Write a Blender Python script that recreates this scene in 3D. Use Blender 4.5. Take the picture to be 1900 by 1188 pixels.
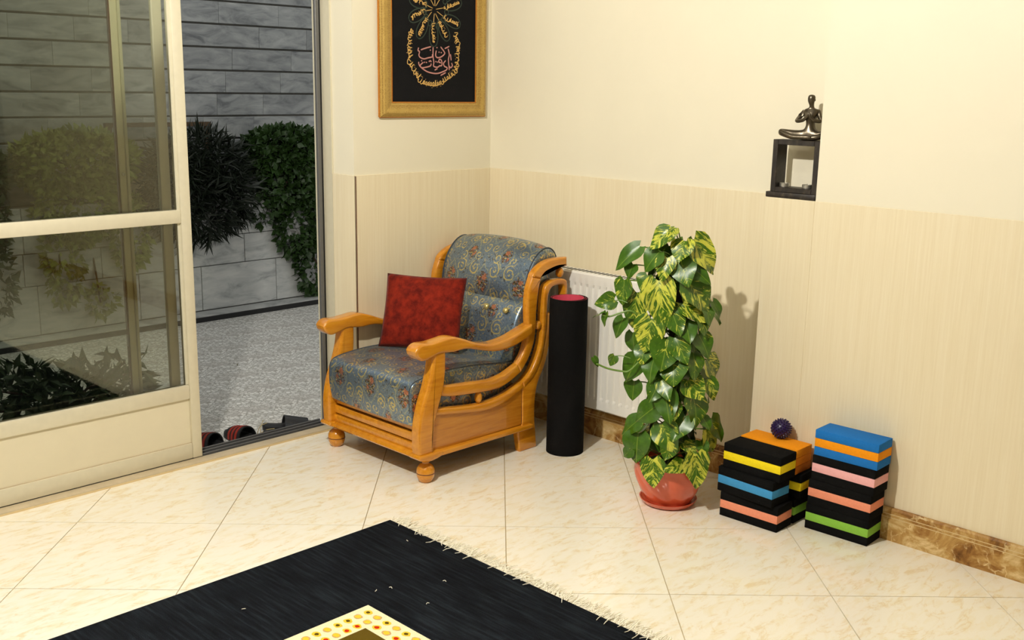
import bpy, bmesh, math, random
from mathutils import Vector, Matrix, noise as mnoise
random.seed(7)
SC = bpy.context.scene
COL = SC.collection
for o in list(bpy.data.objects): bpy.data.objects.remove(o)
PI = math.pi

# ------------------------------------------------------------------ camera
F_PX, YAW, PITCH, ROLL = 1964.0929, math.radians(45.67330), math.radians(12.44592), math.radians(0.97803)
CAM = Vector((-3.5071, -3.5866, 1.5165))
fw = Vector((math.sin(YAW)*math.cos(PITCH), math.cos(YAW)*math.cos(PITCH), -math.sin(PITCH)))
rt = Vector((math.cos(YAW), -math.sin(YAW), 0)); up = rt.cross(fw)
r2 = math.cos(ROLL)*rt + math.sin(ROLL)*up; u2 = -math.sin(ROLL)*rt + math.cos(ROLL)*up
cd = bpy.data.cameras.new('camera'); cam = bpy.data.objects.new('camera', cd); COL.objects.link(cam)
cd.sensor_width = 36; cd.lens = F_PX*36/1900; cd.clip_start = .05; cd.clip_end = 60
cam.matrix_world = Matrix(((r2.x,u2.x,-fw.x,CAM.x),(r2.y,u2.y,-fw.y,CAM.y),(r2.z,u2.z,-fw.z,CAM.z),(0,0,0,1)))
SC.camera = cam

# ------------------------------------------------------------------ world (dusk sky), lamps, exposure
w = bpy.data.worlds.new('dusk'); SC.world = w; w.use_nodes = True
w.node_tree.nodes['Background'].inputs[0].default_value = (.74, .745, .73, 1)
w.node_tree.nodes['Background'].inputs[1].default_value = .68
SC.view_settings.view_transform = 'Standard'; SC.view_settings.look = 'None'
SC.view_settings.gamma = 1; SC.view_settings.use_curve_mapping = False
SC.view_settings.exposure = 0.60
LAMPS = [((-2.75, -1.62), 172, .042), ((-1.55, -1.75), 8, .05), ((-3.3, -3.9), 6, .10)]   # ceiling lamps: place, watts, bulb radius
LAMP_COL = (1, .962, .89)
CEIL = 2.8

# ------------------------------------------------------------------ materials
class NT:
    def __init__(s, name):
        s.m = bpy.data.materials.new(name); s.m.use_nodes = True
        s.t = s.m.node_tree; s.n = s.t.nodes; s.b = s.n['Principled BSDF']
    def put(s, sock, v):
        if hasattr(v, 'links'): s.t.links.new(v, sock)
        elif v is not None:
            if isinstance(v, (tuple, list)) and len(v) == 3 and sock.type == 'RGBA': v = (*v, 1)
            sock.default_value = v
    def math(s, op, a, b=None, c=None):
        n = s.n.new('ShaderNodeMath'); n.operation = op
        s.put(n.inputs[0], a); s.put(n.inputs[1], b); s.put(n.inputs[2], c); return n.outputs[0]
    def mix(s, f, a, b):
        n = s.n.new('ShaderNodeMix'); n.data_type = 'RGBA'
        s.put(n.inputs[0], f); s.put(n.inputs[6], a); s.put(n.inputs[7], b); return n.outputs[2]
    def co(s, kind='Object'):
        return s.n.new('ShaderNodeTexCoord').outputs[kind]
    def mapp(s, v, scale=(1,1,1), loc=(0,0,0), rot=(0,0,0)):
        n = s.n.new('ShaderNodeMapping'); s.put(n.inputs[0], v)
        n.inputs['Scale'].default_value = scale; n.inputs['Location'].default_value = loc; n.inputs['Rotation'].default_value = rot
        return n.outputs[0]
    def noise(s, v, scale, detail=4, rough=.5, dist=0, out=0):
        n = s.n.new('ShaderNodeTexNoise'); s.put(n.inputs['Vector'], v); s.put(n.inputs['Scale'], scale)
        n.inputs['Detail'].default_value = detail; n.inputs['Roughness'].default_value = rough; n.inputs['Distortion'].default_value = dist
        return n.outputs[out]
    def voro(s, v, scale, feature='F1', out=0, rnd=1):
        n = s.n.new('ShaderNodeTexVoronoi'); n.feature = feature; s.put(n.inputs['Vector'], v); s.put(n.inputs['Scale'], scale)
        n.inputs['Randomness'].default_value = rnd
        return n.outputs[out]
    def ramp(s, f, stops):
        n = s.n.new('ShaderNodeValToRGB'); s.put(n.inputs[0], f); e = n.color_ramp.elements
        while len(e) < len(stops): e.new(.5)
        for k, (p, c) in enumerate(stops):
            e[k].position = p; e[k].color = (*c, 1) if len(c) == 3 else c
        return n.outputs[0]
    def step(s, v, lo, hi):
        n = s.n.new('ShaderNodeMapRange'); s.put(n.inputs[0], v); s.put(n.inputs[1], lo); s.put(n.inputs[2], hi); n.clamp = True
        return n.outputs[0]
    def sep(s, v):
        n = s.n.new('ShaderNodeSeparateXYZ'); s.put(n.inputs[0], v); return n.outputs
    def comb(s, x, y, z=0):
        n = s.n.new('ShaderNodeCombineXYZ'); s.put(n.inputs[0], x); s.put(n.inputs[1], y); s.put(n.inputs[2], z); return n.outputs[0]
    def bump(s, h, strength=.3, dist=.01):
        n = s.n.new('ShaderNodeBump'); s.put(n.inputs['Height'], h); n.inputs['Strength'].default_value = strength
        n.inputs['Distance'].default_value = dist; s.t.links.new(n.outputs[0], s.b.inputs['Normal'])
    def set(s, col=None, rough=None, metal=None, coat=None, spec=None, sheen=None, trans=None, alpha=None):
        for k, v in (('Base Color', col), ('Roughness', rough), ('Metallic', metal), ('Coat Weight', coat), ('Specular IOR Level', spec), ('Sheen Weight', sheen), ('Transmission Weight', trans), ('Alpha', alpha)):
            if v is not None: s.put(s.b.inputs[k], v)
        return s
def srgb(r, g, b):
    f = lambda c: ((c/255+.055)/1.055)**2.4 if c > 10 else c/255/12.92
    return (f(r), f(g), f(b))
def plain(name, c, rough=.5, metal=0, var=.12, scale=30, bump=.1, coat=None, spec=None):
    t = NT(name); n = t.noise(t.co(), scale, 4)
    d = tuple(x*(1-var) for x in c); l = tuple(min(1, x*(1+var)) for x in c)
    t.set(t.mix(n, d, l), rough, metal, coat, spec)
    if bump: t.bump(n, bump, .004)
    return t.m
M = {}
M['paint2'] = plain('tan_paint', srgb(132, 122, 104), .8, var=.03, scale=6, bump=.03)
M['paint'] = plain('cream_paint', srgb(231, 224, 201), .55, var=.025, scale=6, bump=.05)
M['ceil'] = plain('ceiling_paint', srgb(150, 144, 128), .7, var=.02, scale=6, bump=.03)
# beige wood-look wainscot with fine upright streaks
t = NT('wainscot'); c = t.co(); a = t.noise(t.mapp(c, (90, 90, 2.2)), 1, 5, .6); b = t.noise(t.mapp(c, (300, 300, 9)), 1, 3)
f = t.math('ADD', t.math('MULTIPLY', a, .7), t.math('MULTIPLY', b, .3))
t.set(t.ramp(f, [(.30, srgb(226, 212, 178)), (.5, srgb(231, 218, 186)), (.72, srgb(236, 225, 196))]), .34); t.bump(f, .08, .002); M['wains'] = t.m
# cream marble-look floor tile
t = NT('floor_tile'); g = t.co(); oi = t.n.new('ShaderNodeObjectInfo')
v = t.n.new('ShaderNodeVectorMath'); v.operation = 'ADD'; t.put(v.inputs[0], g); t.put(v.inputs[1], t.comb(t.math('MULTIPLY', oi.outputs['Random'], 40), t.math('MULTIPLY', oi.outputs['Random'], 17)))
q = t.mapp(v.outputs[0], (3.2, 8.5, 1), rot=(0, 0, -.75))
n1 = t.noise(q, 1.6, 6, .62, .9); vein = t.math('ABSOLUTE', t.math('SUBTRACT', n1, .5)); vm = t.step(vein, .0, .035)
n2 = t.noise(q, 4, 5, .6, .5); patch = t.step(n2, .47, .68)
base = t.mix(patch, srgb(244, 238, 222), srgb(240, 229, 200))
msk = t.math('MULTIPLY', t.math('SUBTRACT', 1, vm), t.step(n2, .42, .6))
t.set(t.mix(t.math('MULTIPLY', msk, .55), base, srgb(226, 200, 148)), .16, spec=.4); M['tile'] = t.m
M['grout'] = plain('grout', srgb(186, 168, 128), .8)
# brown emperador marble for the skirting
t = NT('brown_marble'); c = t.co(); n1 = t.noise(c, 9, 6, .65, .8); n2 = t.noise(c, 22, 5, .6, 1.2); ve = t.voro(t.mapp(c, (1,1,1)), 12, 'DISTANCE_TO_EDGE')
dv = t.noise(c, 14, 3, .5, 0, 1); 
vv = t.n.new('ShaderNodeVectorMath'); vv.operation = 'MULTIPLY_ADD'; t.put(vv.inputs[0], dv); vv.inputs[1].default_value = (.12,)*3; t.put(vv.inputs[2], c)
ve = t.voro(vv.outputs[0], 11, 'DISTANCE_TO_EDGE'); line = t.math('SUBTRACT', 1, t.step(ve, .0, .035))
bc = t.ramp(n1, [(.30, srgb(84, 50, 22)), (.43, srgb(150, 106, 52)), (.54, srgb(186, 148, 86)), (.66, srgb(222, 198, 146))])
t.set(t.mix(t.math('MULTIPLY', line, t.step(n2, .42, .62)), bc, srgb(226, 202, 150)), .5, spec=.2); M['marble'] = t.m
M['marbleline'] = plain('skirting_groove', srgb(220, 196, 146), .5)
M['alu'] = plain('beige_aluminium', srgb(218, 211, 186), .42, .15, .06, 40, .03)
M['alu2'] = plain('pale_beige_aluminium', srgb(208, 203, 180), .5, .1, .06, 40, .03)
M['kick'] = plain('door_kick_panel', srgb(224, 215, 187), .45, .1, .04, 15, .03)
M['greyalu'] = plain('grey_aluminium', srgb(112, 112, 112), .4, .5, .08, 40, .03)
M['rubber'] = plain('black_rubber', (.006, .006, .006), .6)
M['sill'] = plain('stained_sill', srgb(196, 180, 150), .6, 0, .2, 14, .1)
M['steel'] = plain('lock_steel', (.5, .5, .5), .25, 1, .05)
# glass: thin pane, Fresnel mix of clear and mirror
t = NT('door_glass'); tr = t.n.new('ShaderNodeBsdfTransparent'); tr.inputs[0].default_value = (.93, .94, .90, 1)
gl = t.n.new('ShaderNodeBsdfGlossy'); gl.inputs['Roughness'].default_value = .02
fr = t.n.new('ShaderNodeFresnel'); fr.inputs[0].default_value = 1.52; mx = t.n.new('ShaderNodeMixShader')
t.put(mx.inputs[0], fr.outputs[0]); t.t.links.new(tr.outputs[0], mx.inputs[1]); t.t.links.new(gl.outputs[0], mx.inputs[2])
t.t.links.new(mx.outputs[0], t.n['Material Output'].inputs[0]); M['glass'] = t.m
# varnished honey wood
def wood(name, c1, c2, c3, sc=(7, 60, 60)):
    t = NT(name); c = t.co(); a = t.noise(t.mapp(c, sc), 1, 5, .6, .6); b = t.noise(c, 9, 3)
    col = t.ramp(a, [(.25, c1), (.5, c2), (.78, c3)])
    t.set(t.mix(t.math('MULTIPLY', b, .35), col, c1), .26, coat=.7); t.bump(a, .05, .002); return t.m
M['wood'] = wood('honey_wood', srgb(188, 114, 18), srgb(212, 140, 26), srgb(224, 158, 42))
M['woodp'] = wood('honey_wood_panel', srgb(170, 102, 22), srgb(200, 130, 32), srgb(214, 150, 50), (5, 40, 70))
M['groove'] = plain('dark_groove', srgb(84, 38, 8), .5)
# brocade: steel-blue satin with gold scrolls and salmon roses, in UV metres
def brocade(name, k=1.0):
    t = NT(name); uv = t.co('UV'); dn = t.noise(uv, 26, 2, .5, 0, 1)
    vv = t.n.new('ShaderNodeVectorMath'); vv.operation = 'MULTIPLY_ADD'; t.put(vv.inputs[0], dn); vv.inputs[1].default_value = (.018,)*3; t.put(vv.inputs[2], uv)
    s = t.sep(vv.outputs[0]); CW, CH = .205, .235
    fine = t.noise(uv, 150, 3, .6); mid = t.noise(uv, 60, 3, .6)
    col = t.mix(t.step(fine, .35, .7), srgb(98, 117, 136), srgb(134, 152, 170))
    gold = srgb(206, 190, 124); pale = srgb(172, 176, 146); oliv = srgb(74, 62, 30); rose = srgb(190, 122, 90); plum = srgb(122, 88, 84)
    # small sprigs scattered everywhere
    sp = t.math('MULTIPLY', t.step(t.noise(uv, 85, 2, .5, .8), .60, .64), t.step(t.noise(uv, 14, 2), .46, .56)); col = t.mix(t.math('MULTIPLY', sp, .8), col, oliv)
    sp = t.math('MULTIPLY', t.step(t.noise(t.mapp(uv, loc=(4, 2, 7)), 95, 2, .5, .8), .61, .64), t.step(t.noise(t.mapp(uv, loc=(8, 1, 1)), 13, 2), .46, .56)); col = t.mix(t.math('MULTIPLY', sp, .8), col, gold)
    def ln(x, y): return t.math('SQRT', t.math('ADD', t.math('MULTIPLY', x, x), t.math('MULTIPLY', y, y)))
    def lattice(ox, oy, big):
        nonlocal col
        ax = t.math('MULTIPLY', t.math('SUBTRACT', t.math('FRACT', t.math('ADD', t.math('DIVIDE', s[0], CW), ox)), .5), CW)
        ay = t.math('MULTIPLY', t.math('SUBTRACT', t.math('FRACT', t.math('ADD', t.math('DIVIDE', s[1], CH), oy)), .5), CH)
        mxv = t.math('ABSOLUTE', ax)
        def spiral(cx, cy, R, pitch, sign, wd):
            x = t.math('SUBTRACT', mxv, cx); y = t.math('SUBTRACT', ay, cy); r = ln(x, y)
            th = t.math('DIVIDE', t.math('ARCTAN2', y, x), 2*PI*sign)
            fr = t.math('ABSOLUTE', t.math('SUBTRACT', t.math('FRACT', t.math('ADD', t.math('DIVIDE', r, pitch), th)), .5))
            return t.math('MULTIPLY', t.math('SUBTRACT', 1, t.step(fr, wd, wd+.06)), t.math('SUBTRACT', 1, t.step(r, R-.002, R)))
        def curve(a0, a1, per, half, lim):
            e = t.math('ADD', a0, t.math('MULTIPLY', t.math('COSINE', t.math('MULTIPLY', ay, 2*PI/per)), a1))
            d = t.math('ABSOLUTE', t.math('SUBTRACT', mxv, e))
            return t.math('MULTIPLY', t.math('SUBTRACT', 1, t.step(d, half, half+.0012)), t.math('SUBTRACT', 1, t.step(t.math('ABSOLUTE', ay), lim-.004, lim)))
        brk = t.step(mid, .40, .48)
        if big:
            g = t.math('MAXIMUM', spiral(.058, -.050, .034, .0185, 1, .13), spiral(.068, .040, .028, .017, -1, .13))
            g = t.math('MAXIMUM', g, spiral(.024, .090, .022, .015, 1, .14)); p = curve(.016, .032, CH*.92, .0035, .09)
        else:
            g = t.math('MAXIMUM', spiral(.034, -.058, .026, .016, -1, .14), spiral(.046, .016, .022, .015, 1, .14)); p = curve(.012, .024, CH*.8, .0028, .07)
        col = t.mix(t.math('MULTIPLY', t.math('MULTIPLY', p, t.step(t.noise(uv, 160, 2), .42, .5)), .75), col, pale)
        col = t.mix(t.math('MULTIPLY', g, brk), col, gold)
        R0 = .034 if big else .026
        r0 = t.math('ADD', ln(ax, t.math('MULTIPLY', ay, .8)), t.math('MULTIPLY', t.math('SUBTRACT', mid, .5), .05))
        inside = t.math('SUBTRACT', 1, t.step(r0, R0-.003, R0))
        col = t.mix(t.math('MULTIPLY', inside, t.step(t.noise(uv, 105, 2), .48, .52)), col, oliv)
        col = t.mix(t.math('MULTIPLY', inside, t.step(t.noise(t.mapp(uv, loc=(3, 5, 1)), 95, 2), .53, .57)), col, plum)
        col = t.mix(t.math('MULTIPLY', inside, t.step(t.noise(t.mapp(uv, loc=(7, 5, 2)), 120, 2), .58, .62)), col, gold)
        for cx, cy, R in (((-.010, -.022, .013), (.014, .004, .009), (-.008, .026, .008)) if big else ((.004, -.014, .010), (-.012, .012, .007))):
            rx = t.math('ADD', ln(t.math('SUBTRACT', ax, cx), t.math('SUBTRACT', ay, cy)), t.math('MULTIPLY', t.math('SUBTRACT', mid, .5), .034))
            col = t.mix(t.math('SUBTRACT', 1, t.step(rx, R-.002, R)), col, t.mix(t.step(fine, .35, .65), srgb(150, 86, 60), srgb(214, 148, 116)))
    lattice(0.15, .1, True); lattice(.65, .6, False)
    t.set(col, .33, .7, sheen=.1); t.bump(fine, .12, .001); return t.m
M['piping'] = plain('blue_grey_piping', srgb(58, 68, 78), .5)
M['broc'] = brocade('blue_brocade')
# red velour
t = NT('red_velour'); uv = t.co(); n = t.noise(uv, 26, 5, .65); n2 = t.noise(uv, 240, 2)
t.set(t.mix(t.step(n, .35, .65), srgb(84, 14, 5), srgb(134, 34, 14)), .85, sheen=.05, spec=.15); t.bump(n2, .25, .002); M['red'] = t.m
M['matblk'] = plain('black_foam_mat', (.004, .004, .004), .9, 0, .4, 120, .2, spec=.1)
M['matpink'] = plain('pink_foam_mat', srgb(206, 70, 92), .7, 0, .08, 120, .1)
def foam(n, c): return plain('foam_'+n, c, .85, 0, .10, 160, .25, spec=.2)
M['fk'] = plain('foam_black', (.004, .004, .004), .9, 0, .4, 160, .25, spec=.1)
for k, c in (('blue', (30, 112, 188)), ('orange', (240, 150, 18)), ('pink', (240, 178, 178)), ('salmon', (238, 150, 118)), ('green', (136, 190, 70)), ('yellow', (240, 216, 30)), ('sky', (66, 146, 200)), ('amber', (232, 138, 24)), ('olive', (196, 112, 24))):
    M['f'+k] = foam(k, srgb(*c))
M['terra'] = plain('coral_glaze', srgb(214, 94, 62), .22, 0, .06, 18, .04, coat=.5)
M['soil'] = plain('soil', srgb(40, 28, 18), .95, 0, .4, 60, .6)
M['stem'] = plain('green_stem', srgb(96, 130, 40), .5, 0, .2, 40)
M['pole'] = plain('moss_pole', srgb(46, 38, 22), .95, 0, .4, 90, .6)
M['radw'] = plain('radiator_enamel', srgb(240, 238, 230), .3, 0, .01, 10, 0)
M['dark'] = plain('dark_gap', (.01, .01, .01), .8)
M['purple'] = plain('purple_rubber', srgb(36, 18, 70), .42, 0, .1, 30, .05)
M['bronze'] = plain('burnished_bronze', srgb(98, 90, 76), .3, .85, .45, 40, .1)
t = NT('weathered_black_wood'); c = t.co(); n = t.noise(t.mapp(c, (60, 60, 25)), 1, 5, .7); t.set(t.ramp(n, [(.35, srgb(18, 14, 11)), (.6, srgb(46, 38, 30)), (.8, srgb(104, 92, 72))]), .5); t.bump(n, .3, .003); M['bwood'] = t.m
M['wax'] = plain('white_wax', srgb(236, 228, 206), .5, 0, .02)
M['tin'] = plain('tealight_tin', (.62, .60, .54), .35, .9, .05)
# pothos leaf: green with yellow splashes along the veins; amount varies leaf by leaf
t = NT('variegated_leaf'); uv = t.co('UV'); s = t.sep(uv); oi = t.n.new('ShaderNodeObjectInfo'); rn = oi.outputs['Random']
ax = t.math('ABSOLUTE', t.math('SUBTRACT', s[0], .5))
vx = t.comb(t.math('ADD', t.math('MULTIPLY', t.math('SUBTRACT', s[1], t.math('MULTIPLY', ax, 1.2)), 5.5), t.math('MULTIPLY', rn, 50)), t.math('ADD', t.math('MULTIPLY', s[0], 3.0), t.math('MULTIPLY', rn, 90)))
n = t.noise(vx, 1, 6, .68, 1.1); thr = t.math('SUBTRACT', .68, t.math('MULTIPLY', oi.outputs['Color'], .26)) if False else None
spc = t.sep(oi.outputs['Color']); lo = t.math('SUBTRACT', .70, t.math('MULTIPLY', spc[0], .235))
var = t.step(n, lo, t.math('ADD', lo, .05))
grn = t.mix(t.noise(uv, 6, 3), srgb(34, 70, 6), srgb(74, 116, 14)); yel = t.mix(t.noise(uv, 9, 3), srgb(176, 184, 40), srgb(212, 208, 92))
rib = t.math('SUBTRACT', 1, t.step(ax, .008, .022))
t.set(t.mix(t.math('MULTIPLY', rib, .4), t.mix(var, grn, yel), srgb(150, 170, 60)), .34, spec=.5)
t.b.inputs['Subsurface Weight'].default_value = 0; M['leaf'] = t.m
# rug
t = NT('rug_pile'); c = t.co(); a = t.noise(t.mapp(c, (95, 6, 1)), 1, 4, .6); b = t.noise(c, 5, 3); h = t.noise(c, 420, 2)
f = t.math('ADD', t.math('MULTIPLY', a, .75), t.math('MULTIPLY', b, .25))
t.set(t.ramp(f, [(.34, srgb(8, 10, 13)), (.5, srgb(18, 21, 26)), (.68, srgb(34, 39, 45))]), .95, spec=.05); t.bump(h, .5, .004); M['rug'] = t.m
for k, c in (('rcream', (240, 226, 186)), ('ryel', (232, 196, 60)), ('rbrown', (84, 66, 14)), ('rred', (196, 40, 14)), ('rtan', (206, 164, 110)), ('rolive', (92, 74, 18))):
    M[k] = plain('wool_'+k, srgb(*c), .95, 0, .12, 300, .4, spec=.1)
M['fringe'] = plain('cotton_fringe', srgb(244, 238, 218), .9, 0, .1, 80, .2)
M['gilt'] = None
t = NT('gilt_inlay_frame'); c = t.co(); v1 = t.voro(t.mapp(c, (1, 1, 1)), 150, rnd=.25); n = t.noise(c, 30, 3)
t.set(t.mix(t.step(v1, .2, .5), srgb(132, 98, 40), t.mix(n, srgb(176, 142, 66), srgb(200, 168, 92))), .42, .25); t.bump(v1, .2, .002); M['gilt'] = t.m
M['giltline'] = plain('orange_gilt_edge', srgb(186, 116, 36), .4, .2, .2, 120)
M['velvet'] = plain('black_velvet', srgb(24, 24, 25), .95, 0, .3, 200, .3, spec=.1)
M['thgold'] = plain('gold_thread', srgb(206, 166, 92), .55, .1, .25, 200)
M['thpink'] = plain('pink_thread', srgb(190, 132, 124), .6, 0, .15, 200)
M['thgreen'] = plain('green_thread', srgb(38, 52, 40), .8, 0, .3, 200)
# outdoors
def stone(name, c1, c2, c3, rot):
    t = NT(name); c = t.co('Object'); oi = t.n.new('ShaderNodeObjectInfo'); rn = oi.outputs['Random']
    v = t.n.new('ShaderNodeVectorMath'); v.operation = 'ADD'; t.put(v.inputs[0], c); t.put(v.inputs[1], t.comb(t.math('MULTIPLY', rn, 37), 0, t.math('MULTIPLY', rn, 23)))
    q = t.mapp(v.outputs[0], (3, 3, 9), rot=(0, rot, 0)); n = t.noise(q, 1.5, 6, .62, .8); g = t.noise(v.outputs[0], 60, 3)
    col = t.ramp(n, [(.30, c1), (.47, c2), (.68, c3)])
    dk = t.math('MULTIPLY', t.step(rn, .72, .95), .35)
    t.set(t.mix(dk, t.mix(t.math('MULTIPLY', g, .3), col, c2), c1), .6); t.bump(g, .1, .003); return t.m
M['slab'] = stone('grey_veined_marble', srgb(100, 103, 106), srgb(152, 155, 155), srgb(184, 186, 184), .7)
M['slab2'] = stone('pale_marble_slab', srgb(126, 128, 128), srgb(176, 178, 176), srgb(198, 198, 194), .5)
t = NT('terrazzo'); c = t.co(); v1 = t.voro(c, 46, out=1); e = t.voro(c, 46, 'DISTANCE_TO_EDGE'); big = t.noise(c, 2.2, 4); sv = t.sep(v1)
chip = t.mix(sv[0], srgb(186, 185, 180), srgb(238, 237, 232)); 
t.set(t.mix(t.step(e, .03, .12), srgb(160, 157, 148), t.mix(t.math('MULTIPLY', t.step(big, .5, .7), .35), chip, srgb(168, 154, 146))), .55); M['terrazzo'] = t.m
M['cement'] = plain('cement', srgb(120, 118, 112), .9, 0, .25, 25, .3)
M['earth'] = plain('planter_earth', srgb(50, 42, 34), .95, 0, .4, 40, .5)
M['bush1'] = plain('dark_lance_leaf', srgb(24, 34, 20), .5, 0, .5, 5, 0)
M['bush2'] = plain('ivy_leaf', srgb(38, 62, 20), .5, 0, .5, 5, 0)
M['bush3'] = plain('yellow_green_leaf', srgb(112, 124, 50), .55, 0, .4, 6, 0)
M['twig'] = plain('twig', srgb(64, 48, 34), .9)
M['rust'] = plain('rusty_bracket', srgb(90, 70, 50), .8, .1, .3, 30)
M['whitepot'] = plain('whitish_pot', srgb(178, 170, 152), .6, 0, .1, 20)
M['slide'] = plain('black_slipper', (.012, .012, .013), .55, 0, .3, 60, .1)
M['stripe'] = plain('red_stripe', srgb(150, 44, 30), .5, 0, .1, 60)
M['dleaf'] = plain('dry_leaf', srgb(120, 112, 70), .8, 0, .3, 40)
M['straw'] = plain('straw', srgb(188, 170, 120), .8)
M['lampw'] = plain('lamp_enamel', srgb(238, 234, 224), .4)
t = NT('lit_bulb'); t.set(LAMP_COL); t.b.inputs['Emission Color'].default_value = (*LAMP_COL, 1); t.b.inputs['Emission Strength'].default_value = 6; M['bulb'] = t.m

# ------------------------------------------------------------------ geometry helpers
def finish(me, mats, smooth=True, ang=35):
    for m in (mats if isinstance(mats, (list, tuple)) else [mats]): me.materials.append(m)
    if smooth and len(me.polygons):
        me.polygons.foreach_set('use_smooth', [True]*len(me.polygons)); me.set_sharp_from_angle(angle=math.radians(ang))
    me.update(); return me
def off(parent):
    p = Vector((0, 0, 0))
    while parent is not None:
        p += parent.location; parent = parent.parent
    return p
def link(name, me, parent=None):
    o = bpy.data.objects.new(name, me); COL.objects.link(o)
    if parent is not None: o.parent = parent
    return o
def obj(name, geo, mat, parent=None, smooth=True, ang=35, local=False, base=None):
    """geo = bmesh or (verts, faces[, uvs per loop]) in world coordinates; the object's origin goes to its parent's origin, or to base for a top-level mesh"""
    d = Vector((0, 0, 0)) if local else off(parent)
    if base is not None: d = Vector(base)
    me = bpy.data.meshes.new(name)
    if isinstance(geo, bmesh.types.BMesh):
        bmesh.ops.recalc_face_normals(geo, faces=geo.faces[:])
        geo.to_mesh(me); geo.free()
        if d.length: me.transform(Matrix.Translation(-d))
    else:
        me.from_pydata([Vector(v)-d for v in geo[0]], [], geo[1])
        if len(geo) > 2 and geo[2] is not None:
            uvl = me.uv_layers.new(name='UVMap'); uvl.data.foreach_set('uv', [x for p in geo[2] for x in p])
    finish(me, mat, smooth, ang)
    o = link(name, me, parent)
    if base is not None: o.location = base
    return o
def tag(o, label=None, cat=None, group=None, kind=None):
    if label: o['label'] = label
    if cat: o['category'] = cat
    if group: o['group'] = group
    if kind: o['kind'] = kind
    return o
def thing(name, label, cat, loc, group=None, rz=0):
    o = bpy.data.objects.new(name, None); COL.objects.link(o); o.location = loc; o.rotation_euler = (0, 0, rz); o.empty_display_size = .05
    return tag(o, label, cat, group)
def box(bm, x0, x1, y0, y1, z0, z1, bev=0, seg=2):
    vs = [bm.verts.new(p) for p in ((x0,y0,z0),(x1,y0,z0),(x1,y1,z0),(x0,y1,z0),(x0,y0,z1),(x1,y0,z1),(x1,y1,z1),(x0,y1,z1))]
    fs = [bm.faces.new([vs[i] for i in q]) for q in ((3,2,1,0),(4,5,6,7),(0,1,5,4),(1,2,6,5),(2,3,7,6),(3,0,4,7))]
    if bev:
        es = list({e for f in fs for e in f.edges}); bmesh.ops.bevel(bm, geom=es, offset=bev, segments=seg, affect='EDGES', profile=.5)
    return bm
def B(x0, x1, y0, y1, z0, z1, bev=0, seg=2): return box(bmesh.new(), x0, x1, y0, y1, z0, z1, bev, seg)
def struct(name, geo, mat, parent=None, **k): 
    o = obj(name, geo, mat, parent, **k)
    if parent is None: o['kind'] = 'structure'
    return o
def spline(pts, n=8, closed=False):
    out = []; m = len(pts); P = [Vector(p) for p in pts]
    rng = range(m if closed else m-1)
    for i in rng:
        p0 = P[(i-1) % m] if closed or i > 0 else P[i]; p1 = P[i]; p2 = P[(i+1) % m]; p3 = P[(i+2) % m] if closed or i+2 < m else P[i+1]
        for k in range(n):
            u = k/n; out.append(.5*((2*p1)+(p2-p0)*u+(2*p0-5*p1+4*p2-p3)*u*u+(3*p1-p0-3*p2+p3)*u**3))
    if not closed: out.append(P[-1])
    return out
def prism(poly, y0, y1, b=.006, seg=3, puff=0, ny=1):
    """closed outline in (x,z) swept along y, rounded rims; UV = (y, arc length)"""
    P = [Vector((p[0], p[1])) for p in poly]; m = len(P)
    A = sum(P[i].x*P[(i+1) % m].y-P[(i+1) % m].x*P[i].y for i in range(m))
    if A < 0: P.reverse()
    N = []
    for i in range(m):
        a = (P[i]-P[i-1]); c = (P[(i+1) % m]-P[i]); a = a.normalized() if a.length > 1e-9 else a; c = c.normalized() if c.length > 1e-9 else c
        tt = a+c; tt = tt.normalized() if tt.length > 1e-6 else c
        k = 1/max(.5, tt.dot(c)); N.append(Vector((-tt.y, tt.x))*k)
    cen = sum(P, Vector((0, 0)))/m
    rings = []
    for s in range(seg+1):
        th = PI/2*s/seg; rings.append((y0+b*(1-math.cos(th)) if y1 > y0 else y0, b*(1-math.sin(th))))
    for k in range(1, ny):
        u = k/ny; rings.append((y0+b+(y1-y0-2*b)*u, -puff*math.sin(PI*u)**.6))
    for s in range(seg, -1, -1):
        th = PI/2*s/seg; rings.append((y1-b*(1-math.cos(th)), b*(1-math.sin(th))))
    arc = [0]
    for i in range(m): arc.append(arc[-1]+(P[(i+1) % m]-P[i]).length)
    V = []; Fc = []; UV = []
    for (y, ins) in rings:
        for i in range(m):
            q = P[i]+N[i]*ins; V.append((q.x, y, q.y))
    nr = len(rings)
    for r in range(nr-1):
        for i in range(m):
            j = (i+1) % m
            Fc.append((r*m+i, (r+1)*m+i, (r+1)*m+j, r*m+j))
            UV += [(rings[r][0], arc[i]), (rings[r+1][0], arc[i]), (rings[r+1][0], arc[i+1]), (rings[r][0], arc[i+1])]
    Fc.append(tuple(range(m))); UV += [(p.x, p.y) for p in P]
    Fc.append(tuple((nr-1)*m+i for i in reversed(range(m)))); UV += [(p.x, p.y) for p in reversed(P)]
    return V, Fc, UV
def lathe(prof, c=(0, 0, 0), n=32, axis=None, fn=None):
    V = []; Fc = []; c = Vector(c)
    rot = axis
    for r, z in prof:
        for k in range(n):
            a = 2*PI*k/n; rr = r if fn is None else r+fn(a, z)
            p = Vector((rr*math.cos(a), rr*math.sin(a), z))
            V.append(c+(rot @ p if rot else p))
    for i in range(len(prof)-1):
        for k in range(n):
            l = (k+1) % n; Fc.append((i*n+k, i*n+l, (i+1)*n+l, (i+1)*n+k))
    Fc.append(tuple(reversed(range(n)))); Fc.append(tuple((len(prof)-1)*n+k for k in range(n)))
    return V, Fc
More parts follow.
